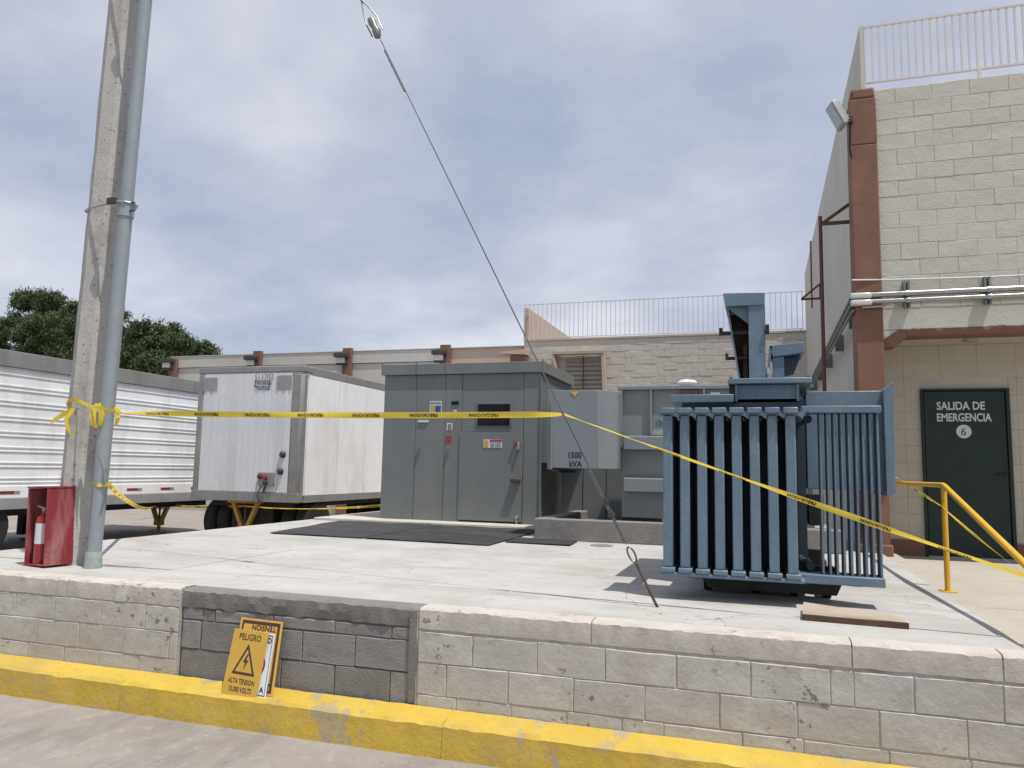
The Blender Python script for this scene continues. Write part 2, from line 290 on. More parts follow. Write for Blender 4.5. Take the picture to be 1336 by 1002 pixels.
KP = [(4.625, GZ-.1, 0), (4.625, -.600, .5), (4.55, -.615, .7), (4.478, -.634, 1), (4.455, -.654, 1), (4.447, -.75, .8), (4.435, GZ+.004, 1.2), (4.435, GZ-.1, 0)]
for a, b in ((-9, -4.27), (-4.267, -1.845), (-1.842, 1.2), (1.203, 1.53)): sweep(a, b, KP, 'kerb_stone', M['kerb'], kr, dx=.03, jit=.0035)
PL, PR_ = -7.1, 1.34
pf = empty('concrete_platform', (-3, 9, GZ)); kind(pf, 'structure')
build(B(PL+.02, PR_-.01, 4.80, 14.2, GZ-.05, -.02), 'base', M['joint'], pf)
panels = [  # x0,x1,y0,y1,top,material
    (PL, -4.72, 4.79, 5.37, -.002, 'slab'), (-4.71, PR_, 4.79, 5.36, .0, 'slab'),
    (PL, -4.72, 5.38, 7.13, .004, 'slab'), (PL, -4.72, 7.14, 14.2, .0, 'slab'), (-4.71, PR_, 5.366, 7.62, .001, 'slab'),
    (-4.71, PR_, 7.625, 14.2, .0, 'slab')]
for x0, x1, y0, y1, zt, mm in panels: build(B(x0, x1, y0, y1, -.06, zt), 'concrete_panel', M[mm], pf, bev=.004)
ld = kind(build(B(1.56, 12, 6.9, 11.2, GZ, -.09), 'landing', M['slab_tan'], bev=.006), 'structure')
kind(build(B(PR_+.005, 1.555, 4.8, 11.2, GZ, -.035), 'step', M['slab_tan'], bev=.01), 'structure')
kind(build(MB().prism([(6.895, -.095), (6.895, GZ-.1), (1.5, GZ-.1), (1.5, GZ)], 1.56, 6, 'x'), 'ramp', M['slab_tan']), 'structure')
dc = PZ(785, 712)
mh = MB().lathe((dc.x, dc.y, .001), [(.14, 0), (.14, .006), (.12, .009), (.115, .006), (0.02, .006)], 24)
tag(build(mh, 'drain_cover', M['plinth']), 'small round concrete drain cover in the slab by the plinth', 'drain cover')

# ------------------------------------------------------------------ retaining wall
YF = 4.63
rw = empty('retaining_wall', (-2, 4.7, -.82)); tag(rw, 'low cream painted block retaining wall with a bare grey repaired stretch', 'wall')
build(B(-9, -3.965, YF+.0055, 4.785, GZ, -.03), 'mortar_core', M['mortar'], rw)
build(B(-3.962, -2.118, YF+.029, 4.785, GZ, -.03), 'mortar_core', M['patch_mortar'], rw)
build(B(-2.115, 1.515, YF+.0055, 4.785, GZ, -.03), 'mortar_core', M['mortar'], rw)
def course(xs, z0, z1, yf, m, parent, yb=None, g=.0038, nm='block', gv=1.0):
    for a, b in zip(xs[:-1], xs[1:]):
        d = random.uniform(-.002, .002)
        h = lambda q=1: g*q*random.uniform(.2, 1.1)
        build(MB().block(a+h(gv), b-h(gv), z0+h(), z1-h(), yf+d, (yb or yf+.1), .0045, g*.45), nm, m, parent, smooth=False)
R_ = lambda a, b, st: list(np.arange(a, b+.001, st))
c1 = [-2.10, -1.73, -1.31, -.89, -.48, -.07, .34, .46, .75, 1.16, 1.525]
c2 = [-2.10, -1.90, -1.49, -1.08, -.66, -.24, .17, .58, .99, 1.4, 1.525]
c3 = [-2.10, -1.83, -1.47, -1.12, -.79, -.55, -.12, .2, .62, 1.0, 1.4, 1.525]
course(c1, -.335, -.145, YF, M['cream'], rw); course(c2, -.53, -.335, YF, M['cream'], rw); course(c3, -.66, -.53, YF, M['cream'], rw)
l1 = [-8.8, -8.4, -7.98, -7.57, -7.16, -6.75, -6.34, -5.93, -5.52, -5.12, -4.68, -4.27, -3.975]
l2 = [-8.6, -8.2, -7.75, -7.33, -6.92, -6.5, -6.1, -5.69, -5.28, -4.87, -4.45, -4.04, -3.975]
l3 = [-8.8, -8.0, -7.2, -6.6, -6.0, -5.36, -5.0, -4.67, -4.3, -3.975]
course(l1, -.31, -.135, YF, M['cream'], rw); course(l2, -.495, -.31, YF, M['cream'], rw); course(l3, -.66, -.495, YF, M['cream'], rw)
course([-3.955, -3.78, -3.68, -3.2, -2.72, -2.30, -2.125], -.215, -.135, YF+.02, M['patch'], rw, g=.005)
course([-3.955, -3.79, -3.38, -2.96, -2.56, -2.16, -2.125], -.415, -.215, YF+.02, M['patch'], rw, g=.005)
course([-3.955, -3.54, -3.12, -2.71, -2.30, -2.125], -.66, -.415, YF+.02, M['patch'], rw, g=.005)
CP = [(4.79, -.135, 0), (4.79, .003, .3), (4.70, .004, .4), (4.648, .001, .9), (4.633, -.012, 1.3), (4.629, -.06, .6), (4.630, -.128, .7), (4.65, -.137, .3)]
for a, b in ((-9, -5.02), (-5.01, -3.972), (-2.095, -.98), (-.972, .45), (.457, 1.16), (1.168, 1.53)): sweep(a, b, CP, 'coping', M['cap'], rw, dx=.018, jit=.003)
sweep(-3.965, -2.10, [(4.79, -.12, 0), (4.79, -.003, .2), (4.665, -.006, .6), (4.645, -.02, 1), (4.642, -.07, 1), (4.648, -.125, 1.6), (4.67, -.14, .3)], 'mortar_band', M['patch_cap'], rw, dx=.025, jit=.0045)
sweep(-2.165, -2.07, [(4.79, -.6, 0), (4.79, -.02, .2), (4.64, -.025, 2), (4.634, -.3, 2.5), (4.64, -.6, 1.5)], 'mortar_edge', M['patch_cap'], rw, dx=.02, jit=.004)

# ------------------------------------------------------------------ right building
bd = empty('block_building', (3, 12, -.14)); tag(bd, 'tall cream block building with a brown corner column and an emergency door recess', 'building')
V1, V2, RX = 10.1, 10.9, 1.28
build(B(1.35, 9, V1+.006, V1+.25, 2.70, 5.72), 'wall_core', M['wall_mortar'], bd)
z = 5.72; row = 0
while z > 3.0:
    off = 0 if row % 2 == 0 else .205
    xs = [1.42]+[x for x in R_(1.42+.24-off+.0, 5.2, .41) if x > 1.47]
    course(xs, z-.2, z, V1, M['wall_w'], bd, yb=V1+.12, g=.0034, gv=.45); z -= .2; row += 1
build(B(1.43, 9, V1+.004, V1+.12, 2.66, z), 'plaster_band', M['wall_w'], bd, bev=.006)
sweep(1.703, 9, [(V1+.25, 2.67, 0), (V1-.010, 2.66, 2.5), (V1-.010, 2.59, .8), (V1+.01, 2.575, .5), (V1+.25, 2.57, 0)], 'brown_beam', M['brown'], bd, dx=.03, jit=.004)
build(MB().prism([(1.44, 2.45), (1.56, 2.45), (1.70, 2.572), (1.70, 2.66), (1.62, 2.66), (1.437, 2.53)], V1-.01, V1+.24), 'beam_haunch', M['brown'], bd)
build(MB().prism([(1.437, 2.655), (1.437, 2.535), (1.6, 2.655)], V1+.003, V1+.2), 'plaster_corner', M['wall_w'], bd)
build(B(1.44, 9, V1+.25, V2+.2, 2.58, 2.68), 'ceiling', M['ceil'], bd)
build(MB().lathe((2.46, 10.5, 2.56), [(.02, -.012), (.08, -.01), (.085, .018), (.0850, .02)], 18), 'ceiling_lamp', M['flood'], bd)
build(B(1.30, 9, V2+.005, V2+.2, -.14, 2.6), 'recess_core', M['wall_mortar'], bd)
z = 2.58; row = 0
while z > .13:
    z0 = max(z-.215, .115); off = 0 if row % 2 == 0 else .21
    cuts = [1.44]+[x for x in R_(1.44+.33-off, 4.6, .42) if x > 1.5]
    if z0 < 2.0:
        lf = [x for x in cuts if x < 1.93]+[1.955]; rt = [2.94]+[x for x in cuts if x > 3.0]
        if z > 2.02 > z0: pass
        course(lf, z0, z, V2, M['wall_in'], bd, yb=V2+.1, g=.0018); course(rt, z0, z, V2, M['wall_in'], bd, yb=V2+.1, g=.0018)
    else: course(cuts, z0, z, V2, M['wall_in'], bd, yb=V2+.1, g=.0018)
    z = z0
build(B(1.44, 1.955, V2-.015, V2+.015, -.1, .11), 'base_band', M['brown'], bd); build(B(2.94, 9, V2-.015, V2+.015, -.1, .11), 'base_band', M['brown'], bd)
build(B(RX, RX+.16, V1+.2, 23.0, -.14, 5.60), 'side_wall', M['side'], bd); build(B(RX+.001, RX+.045, V1+.01, 23.0, 5.602, 6.60), 'side_parapet', M['side'], bd)
build(B(RX-.03, RX+.02, 19.9, 20.05, 5.0, 6.68), 'wall_rib', M['brown'], bd)
build(B(RX+.16, 9, V1+.25, 23, 5.4, 5.6), 'roof', M['side'], bd)
cl = build(B(1.13, 1.435, 10.04, 10.42, -.14, 5.00), 'column', M['brown'], bd, bev=.012)
build(B(1.13, 1.435, 10.04, 10.42, 5.006, 5.60), 'column', M['brown'], bd, bev=.012)
build(B(1.15, 1.425, 10.05, 10.42, 5.603, 5.75), 'column_top', M['brown'], bd, bev=.03)
build(B(1.10, 1.46, 10.015, 10.43, -.14, .10), 'column_base', M['brown'], bd, bev=.015)
# door
dr = build(B(1.985, 2.895, V2-.03, V2+.02, -.085, 1.985), 'door', M['door'], bd, bev=.01)
d0 = build(MB().box(1.955, 1.982, V2-.045, V2+.05, -.09, 2.015).box(2.898, 2.94, V2-.045, V2+.05, -.09, 2.015).box(1.982, 2.898, V2-.045, V2+.05, 1.988, 2.015), 'door_frame', M['door'], bd, bev=.004)
build(B(1.97, 2.92, V2-.1, V2-.032, -.092, -.07), 'threshold', M['flood'], bd)
build(MB().cyl((2.86, V2-.03, .95), (2.86, V2-.07, .95), .022).cyl((2.86, V2-.065, .95), (2.75, V2-.065, .95), .01), 'handle', M['black'], dr)
yd = V2-.033
p = PV(1222, 534.5, yd); text('SALIDA DE', .14, M['wht_ink'], dr, p, (1, 0, 0), (0, 0, 1), sx=.80, bold=.0035)
p = PV(1222, 549.5, yd); text('EMERGENCIA', .14, M['wht_ink'], dr, p, (1, 0, 0), (0, 0, 1), sx=.72, bold=.0035)
p = PV(1257.5, 563, yd)
build(MB().lathe((p.x, yd, p.z), [(.085, -.003), (.085, .0)], 24, 'y'), 'number_disc', M['wht_ink'], dr)
text('6', .13, M['ink'], dr, (p.x-.037, yd-.005, p.z-.046), (1, 0, 0), (0, 0, 1))
# conduits on the building
cd = empty('conduit_run', (1.2, 10, 2.9)); tag(cd, 'pair of bright steel conduits with pale elbow bodies wrapping the brown column', 'conduit')
for z_, r in ((3.075, .033), (2.995, .028)):
    build(MB().cyl((1.28, 9.985, z_), (9, 9.985, z_+.0), r), 'pipe', M['bright'], cd)
build(MB().cyl((1.2, 10.0, 2.93), (1.46, 10.0, 2.935), .014), 'pipe', M['bright'], cd)
for z_ in (3.07, 2.985):
    build(B(1.07, 1.31, 9.945, 10.028, z_-.035, z_+.035), 'elbow_body', M['lens'], cd, bev=.02)
for q, (u_, z_, r) in enumerate(((1.09, 3.06, .025), (1.09, 2.975, .025), (1.1, 2.90, .016))):
    build(MB().cyl((u_, 10.03, z_), (u_+.06, 22.9, z_), r), 'pipe', M['steel_g'], cd)
for y0 in (11, 13, 15, 17, 19): build(B(1.155, RX, y0, y0+.03, 2.85, 3.11), 'strut', M['steel_g'], cd)
for u_ in (1.70, 2.55, 3.4):
    build(MB().box(u_-.035, u_-.01, 10.02, V1, 2.92, 3.24).box(u_+.01, u_+.035, 10.02, V1, 2.92, 3.24), 'strut', M['steel_g'], cd)
    build(MB().cyl((u_-.02, 9.985, 3.075), (u_+.02, 9.985, 3.075), .04).cyl((u_-.02, 9.985, 2.995), (u_+.02, 9.985, 2.995), .035), 'strap', M['galv'], cd)
tag(build(MB().tube([(1.1, 10.02, 3.28), (1.6, 10.06, 3.265), (2.6, 10.06, 3.24), (4, 10.06, 3.25), (9, 10.06, 3.22)], .010), 'cable', M['label']), 'thin white cable stapled along the block wall above the conduits', 'cable')
# flood light
fl = empty('flood_light', (1.0, 9.95, 5.2)); tag(fl, 'grey rectangular flood light tilted outwards at the top of the brown column', 'flood light')
fx = Vector((.86, .34, .38)).normalized(); fz = Vector((-.42, -.02, .75)); fz = (fz-fx*fz.dot(fx)).normalized(); fyv = fz.cross(fx)
FM = Matrix.Translation(PV(1092, 151, 9.88)) @ Matrix((fx, fyv, fz)).transposed().to_4x4()
build(MB().box(-.035, .035, -.10, .10, -.17, .17, FM), 'housing', M['flood'], fl, bev=.012)
build(MB().box(-.042, -.036, -.08, .08, -.14, .14, FM), 'glass', M['fglass'], fl)
for k in range(7): build(MB().box(.036, .06, -.09+.028*k, -.084+.028*k, -.13, .13, FM), 'cooling_fin', M['flood'], fl)
pa = FM @ Vector((.06, 0, -.05)); build(MB().tube([pa, (1.06, 9.96, 5.37), (1.15, 10.035, 5.36)], .022, 8), 'bracket', M['flood'], fl)
build(B(1.10, 1.16, 9.95, 10.045, 5.27, 5.36), 'junction_box', M['lamp'], fl, bev=.006)
build(MB().tube([(1.12, 9.97, 5.28), (1.115, 9.965, 5.1), (1.11, 9.97, 4.95), (1.13, 9.98, 4.82)], .012), 'cable', M['black'], fl)
# wall brackets on the side wall
def bracket(y0, zt, post, lab, ln=.42):
    b = empty('steel_bracket', (RX, y0, zt-.3)); tag(b, lab, 'bracket', 'brackets on the side wall')
    x1 = RX-.015; x0 = x1-ln
    build(B(x1-.04, x1, y0-.02, y0+.02, zt-.32, zt+.02), 'upright', M['frame_br'], b)
    build(B(x0, x1-.042, y0-.02, y0+.02, zt-.32, zt-.28), 'arm', M['frame_br'], b)
    build(MB().prism([(x0, zt-.278), (x0+.06, zt-.278), (x1-.042, zt-.03), (x1-.042, zt+.015)], y0-.018, y0+.018), 'diagonal', M['frame_br'], b)
    if post: build(MB().cyl((x0-.018, y0, zt-2.8), (x0-.018, y0, zt-.2), .024), 'post', M['frame_br'], b)
bracket(10.45, 4.45, True, 'red brown triangular wall bracket with a long hanging post beside the column', .46)
bracket(17.0, 4.88, False, 'small red brown triangular bracket far along the side wall', .40)
# roof railing on the block building
def railing(name, x0, x1, y, zb, zt, step, r, m, label, posts=()):
    t = empty(name, ((x0+x1)/2, y, zb)); tag(t, label, 'railing')
    build(B(x0, x1, y-r*1.4, y+r*1.4, zt-r*2, zt), 'top_rail', m, t); build(B(x0, x1, y-r*1.4, y+r*1.4, zb, zb+r*2), 'bottom_rail', m, t)
    mb = B(-r, r, -r, r, zb+r*2, zt-r*2); n = int((x1-x0)/step); first = None
    for i in range(n+1):
        x = x0+r+i*step
        if first is None: first = build(B(x-r, x+r, y-r, y+r, zb+r*2, zt-r*2), 'baluster', m, t)
        else: link(bpy.data.objects.new('baluster', first.data), t, (x, y, (zb+zt)/2))
    for x in posts: build(B(x-r*1.6, x+r*1.6, y-r*1.6, y+r*1.6, zb-.12, zb), 'foot', m, t)
    return t
railing('roof_railing', 1.33, 5.2, V1+.03, 5.83, 6.60, .083, .011, M['rail'], 'beige bar railing on top of the tall block building', (1.32, 2.6, 3.9, 5.1))

# ------------------------------------------------------------------ back building
VB = 23.0
bb = empty('terrace_building', (-3, 24, GZ)); tag(bb, 'weathered beige block building with a louvred vent and terrace railing', 'building')
build(B(-7.1, RX+.12, VB+.007, VB+.4, GZ, 4.92), 'wall_core', M['back_mortar'], bb)
z = 4.92; row = 0
while z > 2.7:
    off = 0 if row % 2 == 0 else .2
    xs = [-7.1]+[x for x in R_(-7.1+.4-off, RX+.1, .4) if x > -7.05]
    for a, b in zip(xs[:-1], xs[1:]):
        if b > -6.0 and a < -4.6 and z < 4.5: continue
        d = random.uniform(-.005, .005)
        build(MB().block(a+.004, b-.004, z-.196, z-.004, VB+d, VB+.1, .007), 'block', M['back'], bb, smooth=False)
    z -= .2; row += 1
build(B(-7.1, RX-.002, VB-.03, VB+.4, 4.922, 4.98), 'coping', M['pink'], bb)
build(B(-7.15, -7.0, VB+.1, VB+9, 4.98, 6.02), 'side_parapet', M['pink'], bb)
# louvred vent
vt = build(MB().box(-6.1, -4.47, VB-.30, VB-.02, 4.44, 4.52), 'vent', M['louvre'], bb)
build(MB().prism([(-6.1, 4.44), (-6.04, 4.44), (-5.70, 3.1), (-5.76, 3.1)], VB-.28, VB-.02), 'vent_side', M['pink'], vt)
build(MB().prism([(-4.56, 4.44), (-4.47, 4.44), (-4.40, 3.1), (-4.5, 3.1)], VB-.28, VB-.02), 'vent_side', M['pink'], vt)
build(B(-6.0, -4.5, VB+.02, VB+.028, 3.0, 4.44), 'vent_back', M['dark'], vt)
for k in range(9):
    zc = 4.30-k*.14
    build(MB().prism([(VB-.10, zc-.05), (VB-.09, zc-.055), (VB+.0, zc+.05), (VB-.01, zc+.055)], -5.72, -4.56, 'x'), 'slat', M['louvre'], vt)
build(B(-5.16, -5.13, VB-.13, VB-.11, 3.0, 4.40), 'mullion', M['lamp'], vt)
railing('terrace_railing', -7.1, RX-.05, VB+.03, 5.02, 6.12, .1455, .009, M['rail2'], 'thin grey bar railing along the terrace of the back building', (-7.05, -4.3, -1.5, 1.15))
bx_ = empty('wall_box', (-7.2, VB-.2, 4.1)); tag(bx_, 'brown electrical box with a tan hood at the warehouse corner', 'electrical box')
build(B(-7.44, -6.92, VB-.33, VB-.05, 3.9, 4.44), 'box', M['brown'], bx_); build(MB().prism([(-7.75, 4.55), (-7.75, 4.5), (-6.9, 4.445), (-6.9, 4.62)], VB-.4, VB-.05), 'hood', M['pink'], bx_)
# warehouse
wh = empty('warehouse', (-14, 24, GZ)); tag(wh, 'long low beige warehouse with red brown pilasters behind the trailers', 'warehouse')
build(B(-20.9, -10.0, VB+.1, VB+6, GZ, 4.36), 'wall', M['wareh'], wh); build(B(-20.9, -10.0, VB+.06, VB+6, 4.38, 4.78), 'parapet', M['wareh'], wh)
build(B(-9.998, -7.16, VB+.1, VB+6, GZ, 4.784), 'wall', M['pink'], wh)
build(B(-20.95, -7.16, VB+.04, VB+6.05, 4.785, 4.81), 'coping', M['wareh'], wh)
for q, u_ in enumerate((-20.72, -17.05, -13.42, -9.80)):
    build(B(u_-.17, u_+.17, VB-.05, VB+.09, GZ, 4.9 if q else 4.70), 'pilaster', M['brown'], wh, bev=.01)
    lm = empty('wall_lamp', (u_-.2, VB-.15, 4.4)); tag(lm, ('dark wall lamp on the end pilaster of the warehouse', 'dark wall lamp on the second warehouse pilaster above the trailer nose', 'dark wall lamp on the third warehouse pilaster behind the trailer', 'dark wall lamp on the pilaster above the switchgear')[q], 'wall lamp', 'wall lamps of the warehouse')
    build(MB().prism([(-.16, .0), (.0, .0), (.0, .36), (-.22, .36), (-.34, .28), (-.34, .22)], u_-.36, u_+.08, 'x').__class__() if False else MB().box(u_-.36, u_+.08, VB-.33, VB-.052, 4.55, 4.70).box(u_-.33, u_+.05, VB-.2, VB-.052, 4.30, 4.55), 'housing', M['lamp'], lm, bev=.02)
    build(MB().box(u_-.30, u_+.02, VB-.235, VB-.205, 4.36, 4.54), 'lens', M['lens'], lm)

# ------------------------------------------------------------------ switchgear
SV = 11.6; SZ = .04
spd = tag(build(B(-7.0, -3.15, 11.15, 14.0, -.001, SZ), 'switchgear_pad', M['pad'], bev=.008), 'thin pale concrete pad under the grey switchgear', 'concrete pad')
sg = empty('switchgear', (-4.6, 12.5, SZ)); tag(sg, 'grey metal switchgear cabinet of four bays with a dark inspection window', 'switchgear')
X = [-6.03, -5.435, -4.91, -3.285]; ST = 2.42; SB = SV+2.0
for a, b in zip(X[:-1], X[1:]):
    if b < -3.3 or True: pass
bays = [(-6.03, -5.441), (-5.435, -4.916), (-4.910, -4.622), (-4.616, -3.568), (-3.562, -3.285)]
build(B(-6.02, -3.295, SV+.012, SB, SZ+.001, ST), 'body', M['gear_dark'], sg)
for q, (a, b) in enumerate(bays):
    if q == 3:
        build(B(a, b, SV+.004, SV+.03, 1.475, ST), 'upper_panel', M['gear'], sg, bev=.004)
        dp = build(B(a-.02, b+.0, SV-.022, SV+.03, SZ+.03, 1.468), 'bay_door', M['gear'], sg, bev=.006)
    elif q == 4: build(B(a, b, SV, SV+.03, SZ+.002, ST), 'bay_panel', M['gear'], sg, bev=.004)
    else: build(B(a, b, SV, SV+.03, SZ+.002, ST), 'bay_door' if q < 2 else 'bay_panel', M['gear'], sg, bev=.005)
build(B(-6.035, -6.005, SV+.032, SB, SZ+.002, ST), 'side_panel', M['gear_side'], sg); build(B(-3.31, -3.28, SV+.032, SB, SZ+.002, ST), 'side_panel', M['gear_side'], sg)
for a, b in ((-6.075, -5.44), (-5.434, -4.915), (-4.909, -3.235)):
    build(B(a, b, SV-.045, SB+.05, ST+.003, 2.60), 'roof_cover', M['gear'], sg, bev=.006)
for a in (-6.07, -5.437, -4.912, -3.245): build(B(a-.006, a+.006, SV-.05, SV-.03, ST+.01, 2.63), 'roof_seam', M['gear_side'], sg)
build(MB().cyl((-3.27, SV-.02, SZ+.1), (-3.27, SV-.02, ST-.05), .012), 'door_rod', M['gear'], sg)
fy = SV-.004
def decal(parent, x0, y0, x1, y1, v, m, t=.004, nm='sticker'):
    a = PV(x0, y0, v); b = PV(x1, y1, v); return build(B(min(a.x, b.x), max(a.x, b.x), v-t, v+.004, min(a.z, b.z), max(a.z, b.z)), nm, m, parent)
build(B(*[PV(622, 525, fy).x, PV(667.5, 525, fy).x, SV-.012, SV+.006, PV(622, 557.5, fy).z, PV(622, 525.5, fy).z]), 'window_frame', M['gear_side'], sg, bev=.004)
wnd = build(B(PV(624, 527, fy).x, PV(665.5, 527, fy).x, SV-.016, SV, PV(624, 555.5, fy).z, PV(624, 527.5, fy).z), 'window', M['glass'], sg)
sk = decal(sg, 561, 523.5, 576, 540, SV, M['label']); decal(sk, 562, 529, 567, 535.5, SV-.005, M['sign']); decal(sk, 568, 529.5, 575, 537.5, SV-.005, M['sblue'], nm='mark'); decal(sk, 561.5, 524.5, 575.5, 527, SV-.005, M['greyink'], nm='mark')
decal(sg, 589.5, 523.5, 598.5, 528, SV, M['glass'], .012, 'meter'); decal(sg, 592, 535, 596, 537, SV, M['label'])
sk = decal(sg, 583.2, 552, 590, 561.5, SV, M['label'])
for q in range(3): decal(sk, 584.3, 553.7+q*2.8, 588.8, 555+q*2.8, SV-.005, M['signbr'], nm='print_line')
decal(sg, 582.3, 568.5, 588.5, 576, SV, M['signred'], .01, 'nameplate')
sk = decal(dp, 631, 573.5, 655, 584.5, SV-.022, M['label']); decal(sk, 632, 574.5, 637, 583.5, SV-.027, M['sign'], nm='mark'); decal(sk, 639, 573.8, 654.8, 576.5, SV-.027, M['signred'], nm='print_line')
decal(sk, 640, 578.5, 644.5, 583.5, SV-.027, M['greyink'], nm='mark')
for q in range(3): decal(sk, 646, 578+q*2.1, 653.5, 579+q*2.1, SV-.027, M['greyink'], nm='print_line')
p = PV(673.5, 578, SV); h = build(MB().cyl((p.x, SV-.023, p.z), (p.x, SV-.075, p.z), .026), 'knob', M['signred'], dp)
p2 = PV(678, 579, SV); build(B(p2.x-.014, p2.x+.014, SV-.085, SV-.022, p2.z-.10, p2.z+.02), 'handle', M['flood'], dp, bev=.008)
a = PV(668, 624.5, SV); b = PV(680, 628.5, SV); build(B(a.x, b.x, SV-.12, SV-.022, b.z, a.z), 'latch_bar', M['rust'], dp, bev=.005)
p = PV(675, 677, SV); build(MB().cyl((p.x, SV-.05, p.z-.10), (p.x, SV-.05, p.z+.02), .014).cyl((p.x, SV-.06, p.z+.03), (p.x, SV-.022, p.z+.03), .03), 'latch', M['flood'], dp)
decal(sg, 546, 548.5, 559, 551, SV, M['label'], .02, 'handle')
for q, xx in enumerate((-5.38, -4.86)): build(B(xx, xx+.02, SV-.03, SV, 1.05, 1.2), 'latch', M['gear_side'], sg)
mtf = []
def mat_sheet(pts, lab):
    n = 10; mb = MB(); vs_ = []
    for i in range(n+1):
        for j in range(n+1):
            s, t = i/n, j/n; p = (pts[0]*(1-s)+pts[1]*s)*(1-t)+(pts[3]*(1-s)+pts[2]*s)*t
            vs_.append((p.x, p.y, .007+.004*sin(7*p.x+2*p.y)*sin(5*p.y)+.012))
    fs = [(i*(n+1)+j, (i+1)*(n+1)+j, (i+1)*(n+1)+j+1, i*(n+1)+j+1) for i in range(n) for j in range(n)]
    m2 = len(vs_); vs_ += [(x, y, z-.009) for x, y, z in vs_]; fs += [tuple(k+m2 for k in f[::-1]) for f in fs]
    ed = [i*(n+1) for i in range(n+1)]+[n*(n+1)+j for j in range(1, n+1)]+[i*(n+1)+n for i in range(n-1, -1, -1)]+[j for j in range(n-1, 0, -1)]
    fs += [(ed[k], ed[(k+1) % len(ed)], ed[(k+1) % len(ed)]+m2, ed[k]+m2) for k in range(len(ed))]
    return tag(build(mb.add(vs_, fs), 'rubber_mat', M['mat']), lab, 'rubber mat', 'black mats before the switchgear')
mat_sheet([Vector(q) for q in ((-6.05, 8.62, 0), (-4.72, 8.60, 0), (-4.70, 11.1, 0), (-6.45, 11.05, 0))], 'black rubber mat on the slab before the two narrow switchgear doors')
mat_sheet([Vector(q) for q in ((-4.69, 8.60, 0), (-3.02, 8.53, 0), (-3.05, 11.0, 0), (-4.68, 11.05, 0))], 'black rubber mat on the slab before the windowed switchgear door')
mat_sheet([Vector(q) for q in ((-2.98, 9.02, 0), (-2.16, 8.98, 0), (-2.2, 9.58, 0), (-3.0, 9.62, 0))], 'short black rubber mat on the slab against the rough concrete plinth')

# ------------------------------------------------------------------ plinth and 1500 kVA transformer
pt = tag(build(MB().box(-2.80, .9, 9.66, 9.86, -.001, .27).box(-2.80, -2.6, 9.862, 12.0, -.001, .27).box(-2.598, .9, 9.862, 12, -.001, .14), 'plinth', M['plinth'], bev=.015), 'rough dark concrete plinth under the grey transformer', 'plinth')
tr = empty('grey_transformer', (-1, 11, .14)); tag(tr, 'grey transformer with ribbed tank and hanging terminal box reading 1500 kVA', 'transformer')
TV = 10.4
build(B(-1.80, .62, TV+.06, TV+1.5, .28, 2.0), 'tank', M['tx_grey2'], tr); build(B(-1.8, -1.4, TV+.1, TV+1.3, .141, .279), 'skid', M['black'], tr); build(B(0, .4, TV+.1, TV+1.3, .141, .279), 'skid', M['black'], tr)
build(B(-1.85, .66, TV, TV+1.55, 2.003, 2.05), 'lid', M['tx_grey'], tr, bev=.005)
for xx in (-1.80, -1.40, -.70, -.32, .1, .5): build(B(xx-.012, xx+.012, TV+.0, TV+.058, 1.39, 2.0), 'stiffener', M['tx_grey'], tr)
for zz_ in (1.19, .63):
    build(MB().prism([(TV-.10, zz_+.0), (TV-.10, zz_+.17), (TV-.02, zz_+.185), (TV+.058, zz_+.185), (TV+.058, zz_-.02)], -1.75, .55, 'x'), 'rib', M['tx_grey'], tr, bev=.004)
build(MB().lathe((-.96, TV+.5, 2.05), [(.06, 0), (.06, .05), (.13, .055), (.14, .09), (.11, .125), (.04, .14)], 20), 'vent_cap', M['label'], tr)
build(B(-1.02, -.78, TV-.012, TV+.058, 1.88, 1.98), 'nameplate', M['rust'], tr); build(B(-.62, -.5, TV+.04, TV+.058, 1.9, 1.96), 'nameplate', M['label'], tr)
build(B(-1.42, -1.2, TV+.045, TV+.059, 1.39, 1.46), 'gauge', M['collar'], tr)
tbx = build(MB().prism([(-2.64, 9.9), (-2.02, 9.9), (-1.80, 10.14), (-1.80, 11.2), (-2.64, 11.2)], .92, 1.955, 'z'), 'terminal_box', M['tx_grey'], tr, bev=.006)
build(B(-2.655, -2.63, 9.88, 9.9, .90, 1.965), 'edge_trim', M['tx_grey'], tbx)
build(B(-2.73, -2.66, 10.0, 11.2, .90, 1.98), 'flange', M['tx_grey2'], tr, bev=.004); build(B(-3.28, -2.73, 10.9+.7, 12.4, 1.0, 1.85), 'bus_duct', M['gear_side'], tr)
text('1500', .115, M['ink'], tbx, PV(740, 597.5, 9.897), (1, 0, 0), (0, 0, 1), sx=.85, bold=.003); text('kVA', .115, M['ink'], tbx, PV(742.5, 608.8, 9.897), (1, 0, 0), (0, 0, 1), sx=.85, bold=.003)
p = PV(750, 513, 9.897); build(MB().prism([(p.x-.055, p.z+.02), (p.x+.055, p.z+.02), (p.x, p.z-.045)], 9.893, 9.899), 'warning_mark', M['sign2'], tbx)
build(B(-2.62, -2.55, 9.86, 10.9, .86, .899), 'hanger', M['black'], tbx)
# rear cabinet seen below the terminal box
rc = empty('rear_cabinet', (-2.4, 12.3, .0)); tag(rc, 'low grey cabinet panels standing behind the terminal box', 'cabinet')
build(B(-3.1, -1.7, 12.25, 12.9, -.001, 1.7), 'body', M['gear_dark'], rc)
for a, b in ((-3.1, -2.74), (-2.735, -2.36), (-2.355, -1.7)): build(B(a+.004, b-.004, 12.22, 12.25, .03, 1.68), 'panel', M['gear'], rc, bev=.004)

